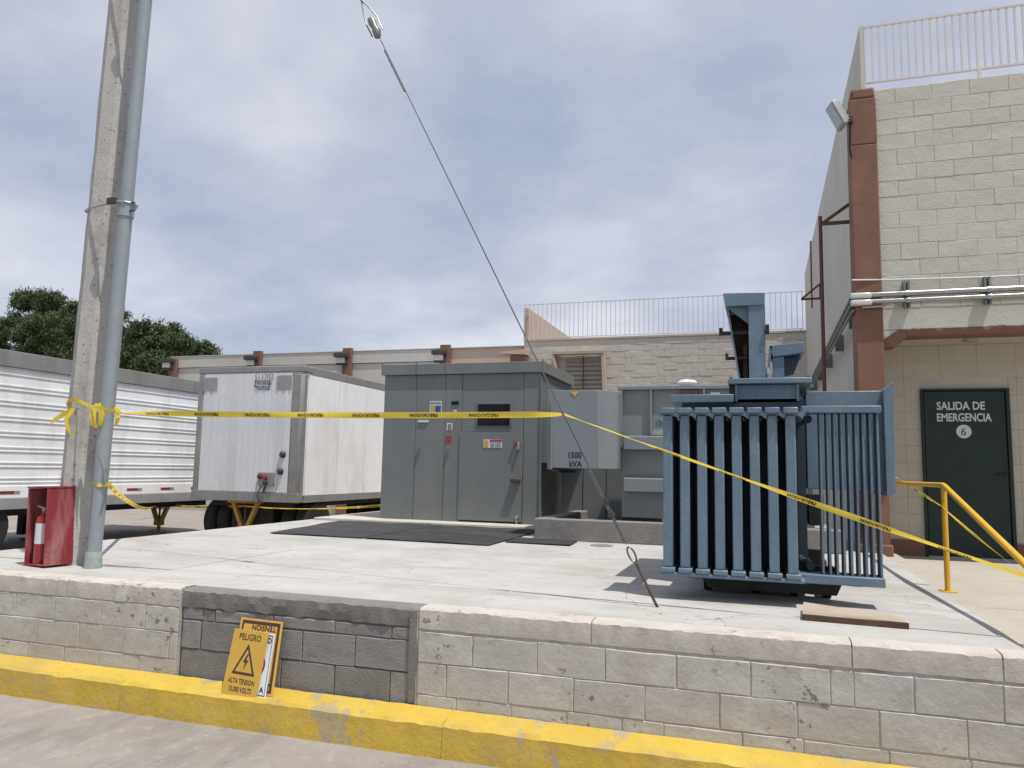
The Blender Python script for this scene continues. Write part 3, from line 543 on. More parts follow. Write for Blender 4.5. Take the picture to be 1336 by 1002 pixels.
# ------------------------------------------------------------------ blue transformer
bt = empty('blue_transformer', (0, 6.9, 0)); tag(bt, 'blue oil transformer with finned radiators and open bushing hoods standing on the slab', 'transformer')
BV = 5.66
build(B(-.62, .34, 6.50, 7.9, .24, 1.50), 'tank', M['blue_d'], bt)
fin = None; n = 8; x0, x1 = -.675, .235
for k in range(n):
    xa = x0+(x1-x0)*k/(n-1)*.925; zb = .235-.012*k*.35
    prof = [(xa, BV), (xa+.068, BV), (xa+.068, BV+.40), (xa, BV+.40)]
    if fin is None: fin = build(B(xa, xa+.068, BV, BV+.40, .225, 1.32), 'fin', M['blue'], bt, bev=.008)
    else: 
        o = bpy.data.objects.new('fin', fin.data); link(o, bt, (xa+.034, BV+.2, (.225+1.32)/2)); b_ = o.modifiers.new('bevel', 'BEVEL'); b_.width = .008; b_.segments = 2; b_.limit_method = 'ANGLE'
    hd = build(MB().box(xa-.012, xa+.085, BV-.035, BV+.42, 1.322, 1.362), 'fin_cap', M['blue'], bt, bev=.006)
    build(MB().prism([(xa+.066, 1.321), (xa+.118, 1.321), (xa+.118, 1.285), (xa+.110, 1.285)], BV-.02, BV+.40), 'gusset', M['blue'], hd)
    build(MB().box(xa-.012, xa+.085, BV-.03, BV+.42, .190, .224), 'fin_foot', M['blue'], bt, bev=.006)
build(B(x0-.03, .30, BV+.0, BV+.06, 1.305, 1.335), 'header', M['blue'], bt); build(B(x0-.025, .275, BV-.02, BV+.40, .165, .189), 'header', M['blue'], bt, bev=.004)
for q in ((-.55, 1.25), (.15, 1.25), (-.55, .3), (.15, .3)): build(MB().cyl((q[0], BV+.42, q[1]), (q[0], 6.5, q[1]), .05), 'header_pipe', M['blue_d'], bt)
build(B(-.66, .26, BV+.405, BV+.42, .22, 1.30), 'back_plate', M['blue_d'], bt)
build(MB().lathe((x0-.035, BV+.03, 1.25), [(.012, -.02), (.03, -.018), (.03, .0), (.014, .004)], 12, 'y'), 'lifting_eye', M['blue'], bt)
# right hand bank
RV = 5.85
build(B(.282, .80, RV-.04, RV+.16, 1.335, 1.385), 'header', M['blue'], bt, bev=.006); build(B(.24, .79, RV-.05, RV+.16, .150, .212), 'header', M['blue'], bt, bev=.006)
f2 = None
for k in range(9):
    xc = .405+k*.0462
    mb = MB().prism([(xc-.009, RV), (xc-.005, RV-.012), (xc+.005, RV-.012), (xc+.009, RV), (xc+.009, RV+.14), (xc-.009, RV+.14)], .214, 1.333, 'z')
    if f2 is None: f2 = build(mb, 'thin_fin', M['blue'], bt); fc = WLOC[f2.name].copy()
    else: link(bpy.data.objects.new('thin_fin', f2.data), bt, fc+Vector((k*.0462, 0, 0)))
for q in (1.30, .25): build(MB().cyl((.33, RV+.10, q), (.25, RV+.9, q), .03), 'header_pipe', M['blue_d'], bt)
# right terminal box
rb = build(MB().prism([(.37, 6.92), (.98, 6.92), (.98, 7.7), (.37, 7.7)], .78, 1.60, 'z'), 'terminal_box', M['blue'], bt, bev=.006)
build(MB().prism([(.955, .74), (1.02, .76), (1.03, 1.66), (.955, 1.60)], 6.80, 7.75), 'box_flange', M['blue'], rb, bev=.003)
# lids
build(B(-.70, -.2, 6.42, 7.9, 1.47, 1.535), 'tank_rim', M['blue'], bt, bev=.006)
build(B(-.18, .295, 6.50, 7.6, 1.47, 1.618), 'hand_hole_box', M['blue'], bt, bev=.004); build(B(-.245, .395, 6.44, 7.7, 1.62, 1.665), 'lid', M['blue'], bt, bev=.006)
for xx in (-.18, .29): build(B(xx-.01, xx+.01, 6.47, 6.50, 1.48, 1.615), 'stiffener', M['blue'], bt)
build(B(-.235, -.19, 6.5, 6.9, 1.47, 1.62), 'stiffener', M['black'], bt)
for xx in (-.22, .37): build(MB().cyl((xx, 6.47, 1.665), (xx, 6.47, 1.68), .012), 'bolt', M['rust'], bt)
# bushing hoods
HV = 6.7
h1 = build(MB().prism([(-.285, 2.435), (.055, 2.425), (.050, 2.318), (-.270, 2.318)], HV, HV+.55), 'hood', M['blue'], bt, bev=.004)
build(MB().prism([(-.08, 1.666), (.05, 1.666), (.05, 2.316), (.05, 2.317), (-.08, 2.317)], HV+.01, HV+.05), 'front_post', M['blue'], h1, bev=.004)
build(MB().prism([(.035, 1.666), (.052, 1.666), (.055, 2.317), (.035, 2.317)], HV+.052, HV+.55), 'side_sheet', M['blue'], h1)
build(MB().prism([(-.262, 2.316), (-.245, 2.316), (-.15, 1.666), (-.165, 1.666)], HV+.05, HV+.55), 'side_sheet', M['blue'], h1)
build(MB().prism([(-.255, 2.317), (-.082, 2.317), (-.082, 2.17), ], HV+.055, HV+.075), 'gusset', M['blue'], h1)
build(B(0, .01, HV+.3, HV+.31, 1.67, 1.68), 'nut', M['blue_d'], h1)
build(MB().prism([(-.245, 2.30), (.034, 2.30), (.034, 1.667), (-.148, 1.667)], HV+.30, HV+.32), 'back_sheet', M['rust'], h1)
build(MB().box(-.325, .085, HV+.08, HV+.11, 2.085, 2.115).box(-.325, -.295, HV+.06, HV+.079, 2.08, 2.145).box(.055, .085, HV-.02, HV+.079, 2.08, 2.145), 'angle_bar', M['black'], h1)
build(MB().box(-.275, -.09, HV+.08, HV+.11, 1.868, 1.893).box(-.275, -.25, HV+.05, HV+.079, 1.868, 1.92), 'angle_bar', M['black'], h1)
for q in range(3): build(MB().cyl((-.11, HV+.15+.1*q, 1.666), (-.11, HV+.15+.1*q, 2.0), .03, .022), 'bushing', M['rust'], h1)
HW = 7.25
h2 = build(MB().prism([(.09, 2.055), (.385, 2.08), (.38, 1.985), (.12, 1.95)], HW, HW+.5), 'hood', M['blue'], bt, bev=.004)
build(MB().prism([(.115, 1.666), (.215, 1.666), (.215, 1.952), (.115, 1.945)], HW+.02, HW+.06), 'front_post', M['blue'], h2)
build(MB().prism([(.065, 1.80), (.085, 1.80), (.115, 2.05), (.09, 2.05)], HW, HW+.4), 'side_sheet', M['blue'], h2)
build(MB().prism([(.216, 1.95), (.36, 1.97), (.31, 1.84), (.216, 1.82)], HW+.1, HW+.45), 'underside', M['blue_d'], h2)
build(MB().cyl((.07, HW-.1, 1.666), (.07, HW-.1, 1.78), .016).cyl((.07, HW-.1, 1.78), (.07, HW-.1, 1.84), .025, .018), 'bushing', M['flood'], bt)
# skid and wheels
build(B(-.55, .5, 6.12, 6.2, .10, .235), 'skid', M['black'], bt); build(B(-.55, .5, 7.4, 7.5, .10, .235), 'skid', M['black'], bt)
build(MB().prism([(-.46, .163), (.55, .163), (.50, .05), (-.38, .05)], 6.0, 6.06), 'skid', M['black'], bt)
for xx in (-.05, .22, -.4, .45):
    for yy in (6.25, 7.5): build(MB().lathe((xx, yy, .085), [(.05, -.03), (.085, -.03), (.085, .03), (.05, .03)], 16, 'x'), 'wheel', M['black'], bt)
build(B(-.52, .36, 6.2, 7.55, .172, .238), 'skid', M['black'], bt)
build(B(.36, .47, 6.6, 6.9, .50, .74), 'gauge', M['black'], bt); build(B(.42, .46, 6.3, 6.42, .213, .26), 'valve', M['signred'], bt)

# board on the slab
p0, p1 = PZ(1047, 809, .0), PZ(1186, 821, .0); d = (p1-p0).normalized(); nn = Vector((-d.y, d.x, 0))
if nn.y < 0: nn = -nn
bo = empty('board', ((p0+p1)/2)); tag(bo, 'brown edged flat board lying on the slab before the blue transformer', 'board')
mb = MB(); wdt = .34
top = [p0+Vector((0, 0, .04)), p1+Vector((0, 0, .03)), p1+nn*wdt*.75-d*.03+Vector((0, 0, .03)), p0+nn*wdt+Vector((0, 0, .06))]
bot = [Vector((q.x, q.y, .002)) for q in top[:2]]+[Vector((top[2].x, top[2].y, .008)), Vector((top[3].x, top[3].y, .035))]
build(mb.add(top+bot, [(0, 1, 2, 3), (7, 6, 5, 4)]+[(i, i+4, (i+1) % 4+4, (i+1) % 4) for i in range(4)]), 'sheet', M['board'], bo)
build(MB().box(0, (p1-p0).length, -.012, .003, .0015, .036, Matrix.Translation(p0) @ Matrix(((d.x, nn.x, 0, 0), (d.y, nn.y, 0, 0), (0, 0, 1, 0), (0, 0, 0, 1)))), 'angle_edge', M['rust'], bo)

# ------------------------------------------------------------------ trailers
def tyre(mb_c, r, w, parent, nm='wheel'):
    wh_ = build(MB().lathe(mb_c, [(r*.55, -w/2), (r*.9, -w/2), (r, -w/2+.05), (r, w/2-.05), (r*.9, w/2), (r*.55, w/2)], 28, 'x'), nm, M['rubber'], parent)
    build(MB().lathe(mb_c, [(r*.54, w/2-.04), (r*.54, w/2-.005), (r*.48, w/2-.003), (r*.42, w/2-.09), (r*.2, w/2-.09), (r*.18, w/2-.01), (.01, w/2-.01)], 24, 'x'), 'rim', M['rim'], wh_)
    return wh_
T0, T1, TB, TT, TY, TE = -11.38, -8.80, .13, 2.91, 13.4, 21.8
t2 = empty('semi_trailer', (-10, 17, GZ)); tag(t2, 'white box semi trailer nose with air connectors, dusty, resting on a yellow stand', 'trailer')
build(B(T0+.03, T1-.03, TY+.02, TE, TB+.02, TT-.03), 'box_body', M['wht'], t2)
xx = T0+.16; q = 0
while xx < T1-.32:
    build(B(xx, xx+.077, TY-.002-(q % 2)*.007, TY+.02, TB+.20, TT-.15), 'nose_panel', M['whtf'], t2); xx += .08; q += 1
build(B(T0+.005, T0+.155, TY-.006, TY+.15, TB+.01, TT-.14), 'corner_post', M['alum'], t2, bev=.03); 
build(B(T1-.28, T1+.005, TY-.012, TY+.2, TB+.01, TT-.14), 'corner_post', M['alum'], t2, bev=.06)
build(B(T0, T1+.01, TY-.01, TY+.3, TT-.135, TT), 'top_rail', M['alum'], t2, bev=.02); build(B(T1-.1, T1+.008, TY+.303, TE, TT-.17, TT-.002), 'top_rail', M['alum'], t2, bev=.01)
build(B(T0, T1+.004, TY-.014, TY+.1, TB, TB+.195), 'bottom_rail', M['alum'], t2, bev=.01); build(B(T1-.1, T1+.01, TY+.204, TE, TB, TB+.14), 'bottom_rail', M['alum'], t2)
yy = TY+.22
while yy < TE-.2:
    build(B(T1-.03, T1+.004, yy, yy+1.185, TB+.145, TT-.175), 'side_panel', M['wht'], t2); yy += 1.2
for a, b in ((262, 275), (361, 381)):
    pass
vnt = []
for (xa, ya, xb, yb) in ((266, 493, 283, 510), (362, 490, 380, 508)): decal(t2, xa, ya, xb, yb, TY-.01, M['alum_d'], .006, 'marker_plate')
yy = TY-.017
text('S11703', .20, M['greyink'], t2, PV(332, 496.5, yy), (1, 0, 0), (0, 0, 1), sx=.78)
a = PV(332.5, 496.8, yy); b = PV(352, 505, yy); tt = .018
build(MB().box(a.x, b.x, yy-.003, yy, a.z-tt, a.z).box(a.x, b.x, yy-.003, yy, b.z, b.z+tt).box(a.x, a.x+tt, yy-.003, yy, b.z+tt, a.z-tt).box(b.x-tt, b.x, yy-.003, yy, b.z+tt, a.z-tt), 'emblem_frame', M['navy'], t2)
text('HYUNDAI', .085, M['ink'], t2, PV(334.3, 502.3, yy), (1, 0, 0), (0, 0, 1), sx=.95, bold=.001); text('TRANSLEAD', .072, M['ink'], t2, PV(333.5, 509, yy), (1, 0, 0), (0, 0, 1), sx=.9, bold=.001)
for (px, py) in ((369.5, 593), (366.5, 615)):
    p = PV(px, py, TY); build(MB().lathe((p.x, TY-.01, p.z), [(.07, .0), (.07, -.02), (.05, -.06), (.035, -.075)], 16, 'y'), 'gladhand', M['lamp'], t2)
a = PV(339, 616, TY); b = PV(358, 634, TY); nb = build(B(a.x, b.x, TY-.06, TY-.009, b.z, a.z), 'connector_box', M['alum'], t2, bev=.01)
p = (a+b)/2; build(MB().lathe((p.x, TY-.06, p.z+.04), [(.055, .0), (.055, -.04), (.02, -.06)], 14, 'y'), 'socket', M['signred'], nb); [build(MB().lathe((p.x+a_, TY-.06, p.z+b_), [(.05, .0), (.05, -.05), (.03, -.06)], 14, 'y'), 'socket', M['lamp'], nb) for a_, b_ in ((-.12, .05), (.02, -.07))]
build(MB().tube([(p.x, TY-.05, b.z), (p.x-.02, TY-.08, b.z-.15), (p.x+.01, TY-.06, TB+.2)], .02).tube([(p.x-.1, TY-.05, b.z), (p.x-.16, TY-.09, b.z-.2), (p.x-.12, TY-.04, TB-.02)], .012), 'hose', M['lamp'], t2)
build(B(T0+.3, T1-.3, TY+.3, TE, TB-.12, TB-.001), 'underframe', M['axle'], t2)
for yw in (14.25, 20.2):
    build(MB().cyl((T0+.3, yw, GZ+.5), (T1-.3, yw, GZ+.5), .07), 'axle', M['axle'], t2)
    for xw in (T0+.16, T0+.50, T1-.50, T1-.16): tyre((xw, yw, GZ+.5), .5, .28, t2)
    build(B(-10.6, -9.6, yw-.5, yw+.5, GZ+.42, TB-.122), 'bogie', M['axle'], t2)
# long trailer at the left
L0, L1, LY, LE, LB_, LT = -15.6, -13.0, 3.2, 16.2, .04, 2.86
t1 = empty('long_trailer', (-14.3, 10, GZ)); tag(t1, 'long white trailer with horizontally ribbed side behind the concrete pole', 'trailer')
build(B(L0, L1-.02, LY, LE, LB_+.15, LT-.3), 'box_body', M['wht'], t1); build(B(L0-.02, L1+.03, LY-.02, LE+.02, LT-.295, LT), 'top_rail', M['alum'], t1, bev=.01)
build(B(L0-.01, L1+.03, LY, LE, LB_-.06, LB_+.145), 'bottom_rail', M['alum_d'], t1, bev=.01); build(B(L1-.02, L1+.015, LY, LE, LB_+.15, LB_+.36), 'rub_rail', M['wht'], t1)
z = LB_+.42; q = 0
while z < LT-.34:
    build(MB().prism([(L1-.019, z), (L1+.02, z+.022), (L1+.02, z+.05), (L1-.019, z+.07)], LY, LE-.1, 'y') if False else MB().prism([(L1-.019, z), (L1-.005, z+.004), (L1-.005, z+.022), (L1-.019, z+.026)], LY, LE-.1, 'y'), 'rib', M['wht'], t1)
    z += .075 if q % 2 == 0 else .205; q += 1
build(B(L1-.12, L1+.028, LE-.1, LE, LB_+.15, LT-.3), 'corner_post', M['alum'], t1)
yy = LY+.3; q = 0
while yy < LE-.6:
    build(B(L1+.016, L1+.021, yy, yy+.30, LB_+.22, LB_+.275), 'reflector', M['refl_r'], t1); build(B(L1+.016, L1+.021, yy+.302, yy+.42, LB_+.22, LB_+.275), 'reflector', M['alum_d'], t1); yy += .98
build(B(L0+.3, L1-.3, LY, LE, LB_-.2, LB_-.061), 'underframe', M['axle'], t1)
for xw in (L0+.5, L1-.45):
    build(B(xw-.08, xw+.08, 12.6, 12.76, GZ+.12, LB_-.06), 'landing_leg', M['axle'], t1); build(B(xw-.16, xw+.16, 12.5, 12.86, GZ, GZ+.06), 'landing_foot', M['alum'], t1)
for yw in (9.0, 10.2):
    build(MB().cyl((L0+.2, yw, GZ+.5), (L1-.2, yw, GZ+.5), .07), 'axle', M['axle'], t1)
    for xw in (L0+.18, L0+.5, L1-.5, L1-.18): tyre((xw, yw, GZ+.5), .5, .28, t1)
build(B(L0+.6, L1-.6, 8.4, 10.8, GZ+.45, LB_-.2), 'bogie', M['axle'], t1)
build(B(L1-.5, L1-.1, 7.9, 8.1, GZ+.12, LB_-.2), 'mud_flap', M['rubber'], t1)
# yellow trailer stands
def stand(x, y, zt, lab):
    s_ = empty('trailer_stand', (x, y, GZ)); tag(s_, lab, 'trailer stand', 'yellow stands under the trailer noses')
    for sg_ in (-1, 1):
        build(MB().prism([(x+sg_*.33, zt), (x+sg_*.25, zt), (x+sg_*.03, zt-.48), (x+sg_*.11, zt-.48)], y-.05, y+.05), 'strut', M['stand'], s_)
        build(MB().prism([(x+sg_*.08, GZ+.05), (x+sg_*.14, GZ+.05), (x+sg_*.36, GZ), (x+sg_*.26, GZ)], y-.04, y+.04), 'foot', M['stand'], s_)
    build(B(x-.40, x+.40, y-.07, y+.07, zt+.002, zt+.05), 'top_plate', M['stand'], s_); build(B(x-.11, x+.11, y-.06, y+.06, zt-.60, zt-.485), 'collar', M['stand'], s_)
    build(MB().cyl((x, y, GZ), (x, y, zt-.602), .045), 'post', M['stand'], s_); build(MB().cyl((x, y, zt-.48), (x, y, zt), .025), 'screw', M['rust'], s_)
stand(-14.3, 15.75, -.075, 'yellow stand under the nose of the long ribbed trailer'); stand(-10.2, 13.65, .075, 'yellow stand under the nose of the box trailer with air connectors')

# ------------------------------------------------------------------ pole, pipe, guy wire
po = empty('concrete_pole', (-5.72, 5.36, 0)); tag(po, 'tall octagonal concrete utility pole rising from the platform', 'utility pole')
PX, PY, PH = PV(98, 737, 5.37).x, 5.37, 11.0
PKX = (PV(166, 0, 5.37).x-PX)/5.25
def polec(z): return (PX+PKX*z, PY, .178-.0045*z)
mb = MB(); vs_ = []; n = 8; rows = 45
for i in range(rows):
    z_ = -.01+PH*i/(rows-1); cx, cy, r = polec(z_)
    for k in range(n):
        a = 2*pi*(k+.5)/n+.25; j = 1+rng.normal(0, .008)
        vs_.append((cx+r*cos(a)*j, cy+r*sin(a)*j, z_))
fs = [(i*n+k, i*n+(k+1) % n, (i+1)*n+(k+1) % n, (i+1)*n+k) for i in range(rows-1) for k in range(n)]+[tuple(range(n-1, -1, -1)), tuple(range((rows-1)*n, rows*n))]
build(mb.add(vs_, fs), 'shaft', M['pole'], po)
pi_ = empty('riser_pipe', (-5.51, 5.2, 0)); tag(pi_, 'wide galvanised riser pipe strapped to the concrete pole', 'pipe')
bx0 = Vector((PV(121.5, 735, 5.2).x, 5.2, 0)); pku = PV(190, 0, 5.2); pks = (pku.x-bx0.x)/pku.z; bx1 = bx0+Vector((pks*3.1, 0, 3.1))
build(MB().cyl(bx0+Vector((0, 0, .13)), bx1, .059, n=28), 'pipe', M['pipe'], pi_); build(MB().cyl(bx1, bx1+Vector((pks*6.2, 0, 6.2)), .055, n=28), 'pipe', M['pipe'], pi_)
build(MB().cyl(bx1-Vector((0, 0, .06)), bx1+Vector((0, 0, .06)), .068, n=28), 'coupling', M['pipe'], pi_)
build(MB().lathe((bx0.x, bx0.y, 0), [(.07, 0), (.068, .05), (.065, .12), (.06, .135)], 24), 'collar', M['collar'], pi_)
for q, z_ in enumerate((3.16, 5.28, 7.5)):
    st = empty('pole_strap', (PX+.05, 5.3, z_)); tag(st, ('steel strap with bolt ears around the pole at the pipe coupling', 'steel strap around the pole near the top of the view', 'steel strap high up around the pole')[q], 'strap', 'straps of the riser pipe')
    cx, cy, r = polec(z_); pts = []
    for k in range(25):
        a = radians(-60)+k*radians(300)/24+radians(20); pts.append((cx+(r+.012)*cos(a+.5), cy+(r+.012)*sin(a+.5), z_))
    px_ = bx0.x+pks*z_; py_ = 5.2; loop = []
    hull = [(cx-r-.02, cy, ), (cx-r*.75, cy-r*.8), (cx-r*.1, cy-r-.02), (px_-.03, py_-.08), (px_+.045, py_-.06), (px_+.078, py_), (px_+.06, py_+.06), (cx+r*.8, cy+r*.75), (cx, cy+r+.02), (cx-r*.8, cy+r*.75), (cx-r-.02, cy)]
    build(MB().tube([(x_, y_, z_) for x_, y_ in hull], .010, 6), 'band', M['galv'], st); build(B(px_-.12, px_-.03, py_-.105, py_-.08, z_-.02, z_+.035), 'bolt', M['lamp'], st)
    build(MB().cyl((px_+.06, py_-.02, z_-.07), (px_+.11, py_-.02, z_-.07), .008).cyl((px_+.06, py_-.02, z_+.0), (px_+.11, py_-.02, z_+.0), .008), 'bolt', M['lamp'], st)
# guy
GA = Vector((-.67, 5.3, 0)); GT = Vector((PX+PKX*9.6, PY, 9.6)); gd = (GT-GA)
gp = lambda t: GA+gd*t
gy = empty('guy_wire', GA); tag(gy, 'steel guy wire with a strain insulator anchored in the slab', 'guy wire')
LGT = gd.length; um = gd.normalized(); nr = um.cross(Vector((0, 1, 0))).normalized()
t_eye = .034
build(MB().cyl(GA-um*.05, gp(t_eye-.005), .010, n=8), 'anchor_rod', M['rust'], gy)
eye = []
for k in range(17):
    a = 2*pi*k/16; eye.append(gp(t_eye+.001)+um*(.055*cos(a))+nr*(.022*sin(a)))
build(MB().tube(eye, .007, 6), 'anchor_eye', M['wire'], gy)
ti = .47
build(MB().cyl(gp(t_eye+.008), gp(ti-.012), .0052, n=7), 'strand', M['wire'], gy)
for a, b in ((t_eye+.01, t_eye+.06), (ti-.062, ti-.022)): build(MB().cyl(gp(a)+nr*.009, gp(b)+nr*.009, .008, n=7), 'wrapped_grip', M['wire'], gy)
for a in (.062, .071): build(MB().cyl(gp(a)-nr*.018, gp(a)+nr*.028, .013, n=8).cyl(gp(a+.001)-um*.03, gp(a+.001)+um*.03, .013, n=8), 'clamp', M['lamp'], gy)
build(MB().tube([gp(ti)-um*.10, gp(ti)-um*.085+nr*.01, gp(ti)-um*.04, gp(ti), gp(ti)+um*.05, gp(ti)+um*.09, gp(ti)+um*.10], [.018, .030, .036, .026, .036, .030, .016], 14), 'insulator', M['insul'], gy)
for sg_ in (-1, 1): build(MB().tube([gp(ti)-um*.06+nr*.052*sg_, gp(ti)+um*.08+nr*.055*sg_, gp(ti)+um*.20+nr*.03*sg_, gp(ti)+um*.30], .006, 6), 'wire_loop', M['wire'], gy)
build(MB().cyl(gp(ti)+um*.28, gp(ti)+um*.75, .010, n=7), 'wrapped_grip', M['wire'], gy); build(MB().cyl(gp(ti)+um*.3, GT, .0055, n=7), 'strand', M['wire'], gy)

# ------------------------------------------------------------------ fire extinguisher cabinet
e0, e1, e2 = PZ(31, 738), PZ(57, 741.5), PZ(89.5, 737)
dx_ = (e1-e0).normalized(); dy_ = Vector((-dx_.y, dx_.x, 0)); bw = (e1-e0).length; bdp = (e2-e1).length*.98
EM = Matrix.Translation(e0+Vector((0, 0, .004))) @ Matrix.Rotation(radians(-2.2), 4, 'Y') @ Matrix(((dx_.x, dy_.x, 0, 0), (dx_.y, dy_.y, 0, 0), (0, 0, 1, 0), (0, 0, 0, 1))); bh = .645
ex = empty('extinguisher_cabinet', e0); tag(ex, 'open fronted faded red wooden cabinet beside the pole base', 'cabinet')
t_ = .016
for nm, bx in (('side_panel', (0, t_, 0, bdp, 0, bh)), ('side_panel', (bw-t_, bw, 0, bdp, 0, bh)), ('top_panel', (-.006, bw+.006, -.006, bdp+.004, bh+.001, bh+t_)), ('floor_panel', (t_+.001, bw-t_-.001, 0, bdp, .0, .012))):
    build(MB().box(*bx, EM), nm, M['red'], ex, bev=.003)
build(MB().box(t_+.001, bw-t_-.001, bdp-.014, bdp-.001, .013, bh-.001, EM), 'back_panel', M['red_in'], ex)
xe = empty('fire_extinguisher', EM @ Vector((bw/2, bdp*.42, .013))); tag(xe, 'red fire extinguisher with a white label inside the open red cabinet', 'fire extinguisher')
ce = EM @ Vector((bw*.46, bdp*.24, 0)); rr_ = .056
build(MB().lathe((ce.x, ce.y, .013), [(rr_*.9, 0), (rr_, .015), (rr_, .36), (rr_*.85, .40), (rr_*.35, .425), (rr_*.3, .45)], 24), 'cylinder', M['ext'], xe)
build(MB().lathe((ce.x, ce.y, 0), [(rr_+.0015, .19), (rr_+.0015, .36)], 24), 'label', M['label'], xe)
build(MB().tube([(ce.x, ce.y, .46), (ce.x, ce.y, .49)], .02, 10).tube([(ce.x+.01, ce.y, .48), (ce.x-.08*dx_.x, ce.y-.08*dx_.y-.01, .50)], .009, 8), 'valve', M['flood'], xe)
build(MB().tube([(ce.x+.02, ce.y, .50), (ce.x+.06, ce.y-.02, .53), (ce.x+.03, ce.y+.03, .55)], .01, 8), 'lever', M['lamp'], xe)

# ------------------------------------------------------------------ warning signs
def sign(name, label, corners, thick, m):
    tl, tr_, bl = [Vector(c) for c in corners]; r = (tr_-tl); d = (bl-tl); n_ = r.cross(d).normalized()
    if n_.y > 0: n_ = -n_
    e = empty(name, (bl+(r)/2)); tag(e, label, 'sign', 'warning signs against the wall')
    P = lambda s, t, o=0: tl+r*s+d*t+n_*o
    def q(nm, s0, t0, s1, t1, m_, o=.0012, par=None):
        pts = [P(s0, t0), P(s1, t0), P(s1, t1), P(s0, t1)]
        return build(MB().add([p_+n_*o for p_ in pts]+[p_-n_*.0008+n_*0 for p_ in pts], [(0, 1, 2, 3), (7, 6, 5, 4)]+[(i, i+4, (i+1) % 4+4, (i+1) % 4) for i in range(4)]), nm, m_, par)
    pts = [P(0, 0), P(1, 0), P(1, 1), P(0, 1)]
    pl_ = build(MB().add(pts+[p_-n_*thick for p_ in pts], [(0, 1, 2, 3), (7, 6, 5, 4)]+[(i, i+4, (i+1) % 4+4, (i+1) % 4) for i in range(4)]), 'plate', m, e)
    return e, pl_, P, r, d, n_, q
yb_, yt_ = 4.49, 4.60
# front, ochre
e, pl_, P, r, d, n_, q = sign('warning_sign', 'ochre high voltage sign with a lightning triangle reading PELIGRO, frontmost of the stack', (PV(306.5, 819.5, 4.572), PV(351, 826.5, 4.572), PV(288, 906.5, 4.477)), .003, M['sign'])
up = -d.normalized(); ri = r.normalized(); sw_ = r.length
def stx(body, s, t, size, sx, al='CENTER', m=M['ink'], flip=False):
    text(body, size, m, pl_, P(s, t, .0015), -ri if flip else ri, -up if flip else up, align=al, sx=sx, bold=.0005)
stx('PELIGRO', .5, .145, .056, .80); stx('ALTA TENSION', .5, .795, .045, .66); stx('33,000 VOLTS', .5, .915, .045, .66)
def poly(nm, pts, m_, par, o=.0014): build(MB().add([P(s, t, o) for s, t in pts], [tuple(range(len(pts)))]), nm, m_, par, fix=False, smooth=False)
A_, B_, C_ = (.50, .20), (.83, .66), (.17, .66); ctr = (.5, .507)
def mixp(a, b, k): return (a[0]+(b[0]-a[0])*k, a[1]+(b[1]-a[1])*k)
ai, bi, ci = [mixp(x_, ctr, .24) for x_ in (A_, B_, C_)]
build(MB().add([P(*x_, .0014) for x_ in (A_, B_, C_, ai, bi, ci)], [(0, 1, 4, 3), (1, 2, 5, 4), (2, 0, 3, 5)]), 'triangle', M['signbr'], pl_, fix=False, smooth=False)
build(MB().add([P(*x_, .0014) for x_ in ((.52, .35), (.43, .475), (.50, .475), (.47, .60), (.58, .44), (.51, .44), (.56, .35))], [(0, 1, 2, 5, 6), (2, 3, 4, 5)]), 'lightning_bolt', M['signbr'], pl_, fix=False, smooth=False)
# middle, white
e, pl_, P, r, d, n_, q = sign('warning_sign', 'white sign edged in blue mostly hidden between the two yellow signs', (PV(314, 820.5, 4.592), PV(359, 827.5, 4.592), PV(300, 903.5, 4.492)), .003, M['signw'])
up = -d.normalized(); ri = r.normalized()
for a in ((.04, .03, .96, .045), (.04, .955, .96, .97), (.945, .046, .96, .954)): q('border', *a, M['navy'], .0012, pl_)
arc = []
for k in range(25):
    a = 2*pi*k/24; arc.append((.5+.36*cos(a), .5+.22*sin(a)))
arc2 = [(.5+.31*cos(2*pi*k/24), .5+.19*sin(2*pi*k/24)) for k in range(25)]
build(MB().add([P(*x_, .0014) for x_ in arc+arc2], [(k, k+1, k+26, k+25) for k in range(24)]), 'red_ring', M['signred'], pl_, fix=False, smooth=False)
text('D', .05, M['ink'], pl_, P(.82, .155, .0015), ri, up, sx=.9, bold=.0015); text('A', .05, M['ink'], pl_, P(.80, .92, .0015), ri, up, sx=.9, bold=.0015)
# back, orange, upside down
e, pl_, P, r, d, n_, q = sign('warning_sign', 'orange sign with a dark border standing upside down reading TENSION, rearmost of the stack', (PV(315, 805, 4.614), PV(369.5, 811.5, 4.614), PV(300, 900, 4.512)), .003, M['sign2'])
up = -d.normalized(); ri = r.normalized()
for a in ((.05, .03, .95, .075), (.89, .0752, .95, .97), (.05, .0752, .09, .97), (.0902, .85, .889, .875), (.0902, .945, .889, .97)): q('border', *a, M['signbr'], .0012, pl_)
text('TENSION', .048, M['ink'], pl_, P(.86, .085, .0015), -ri, -up, sx=.95, bold=.001)
q('letter_bar', .80, .88, .87, .94, M['signbr'], .0012, pl_)

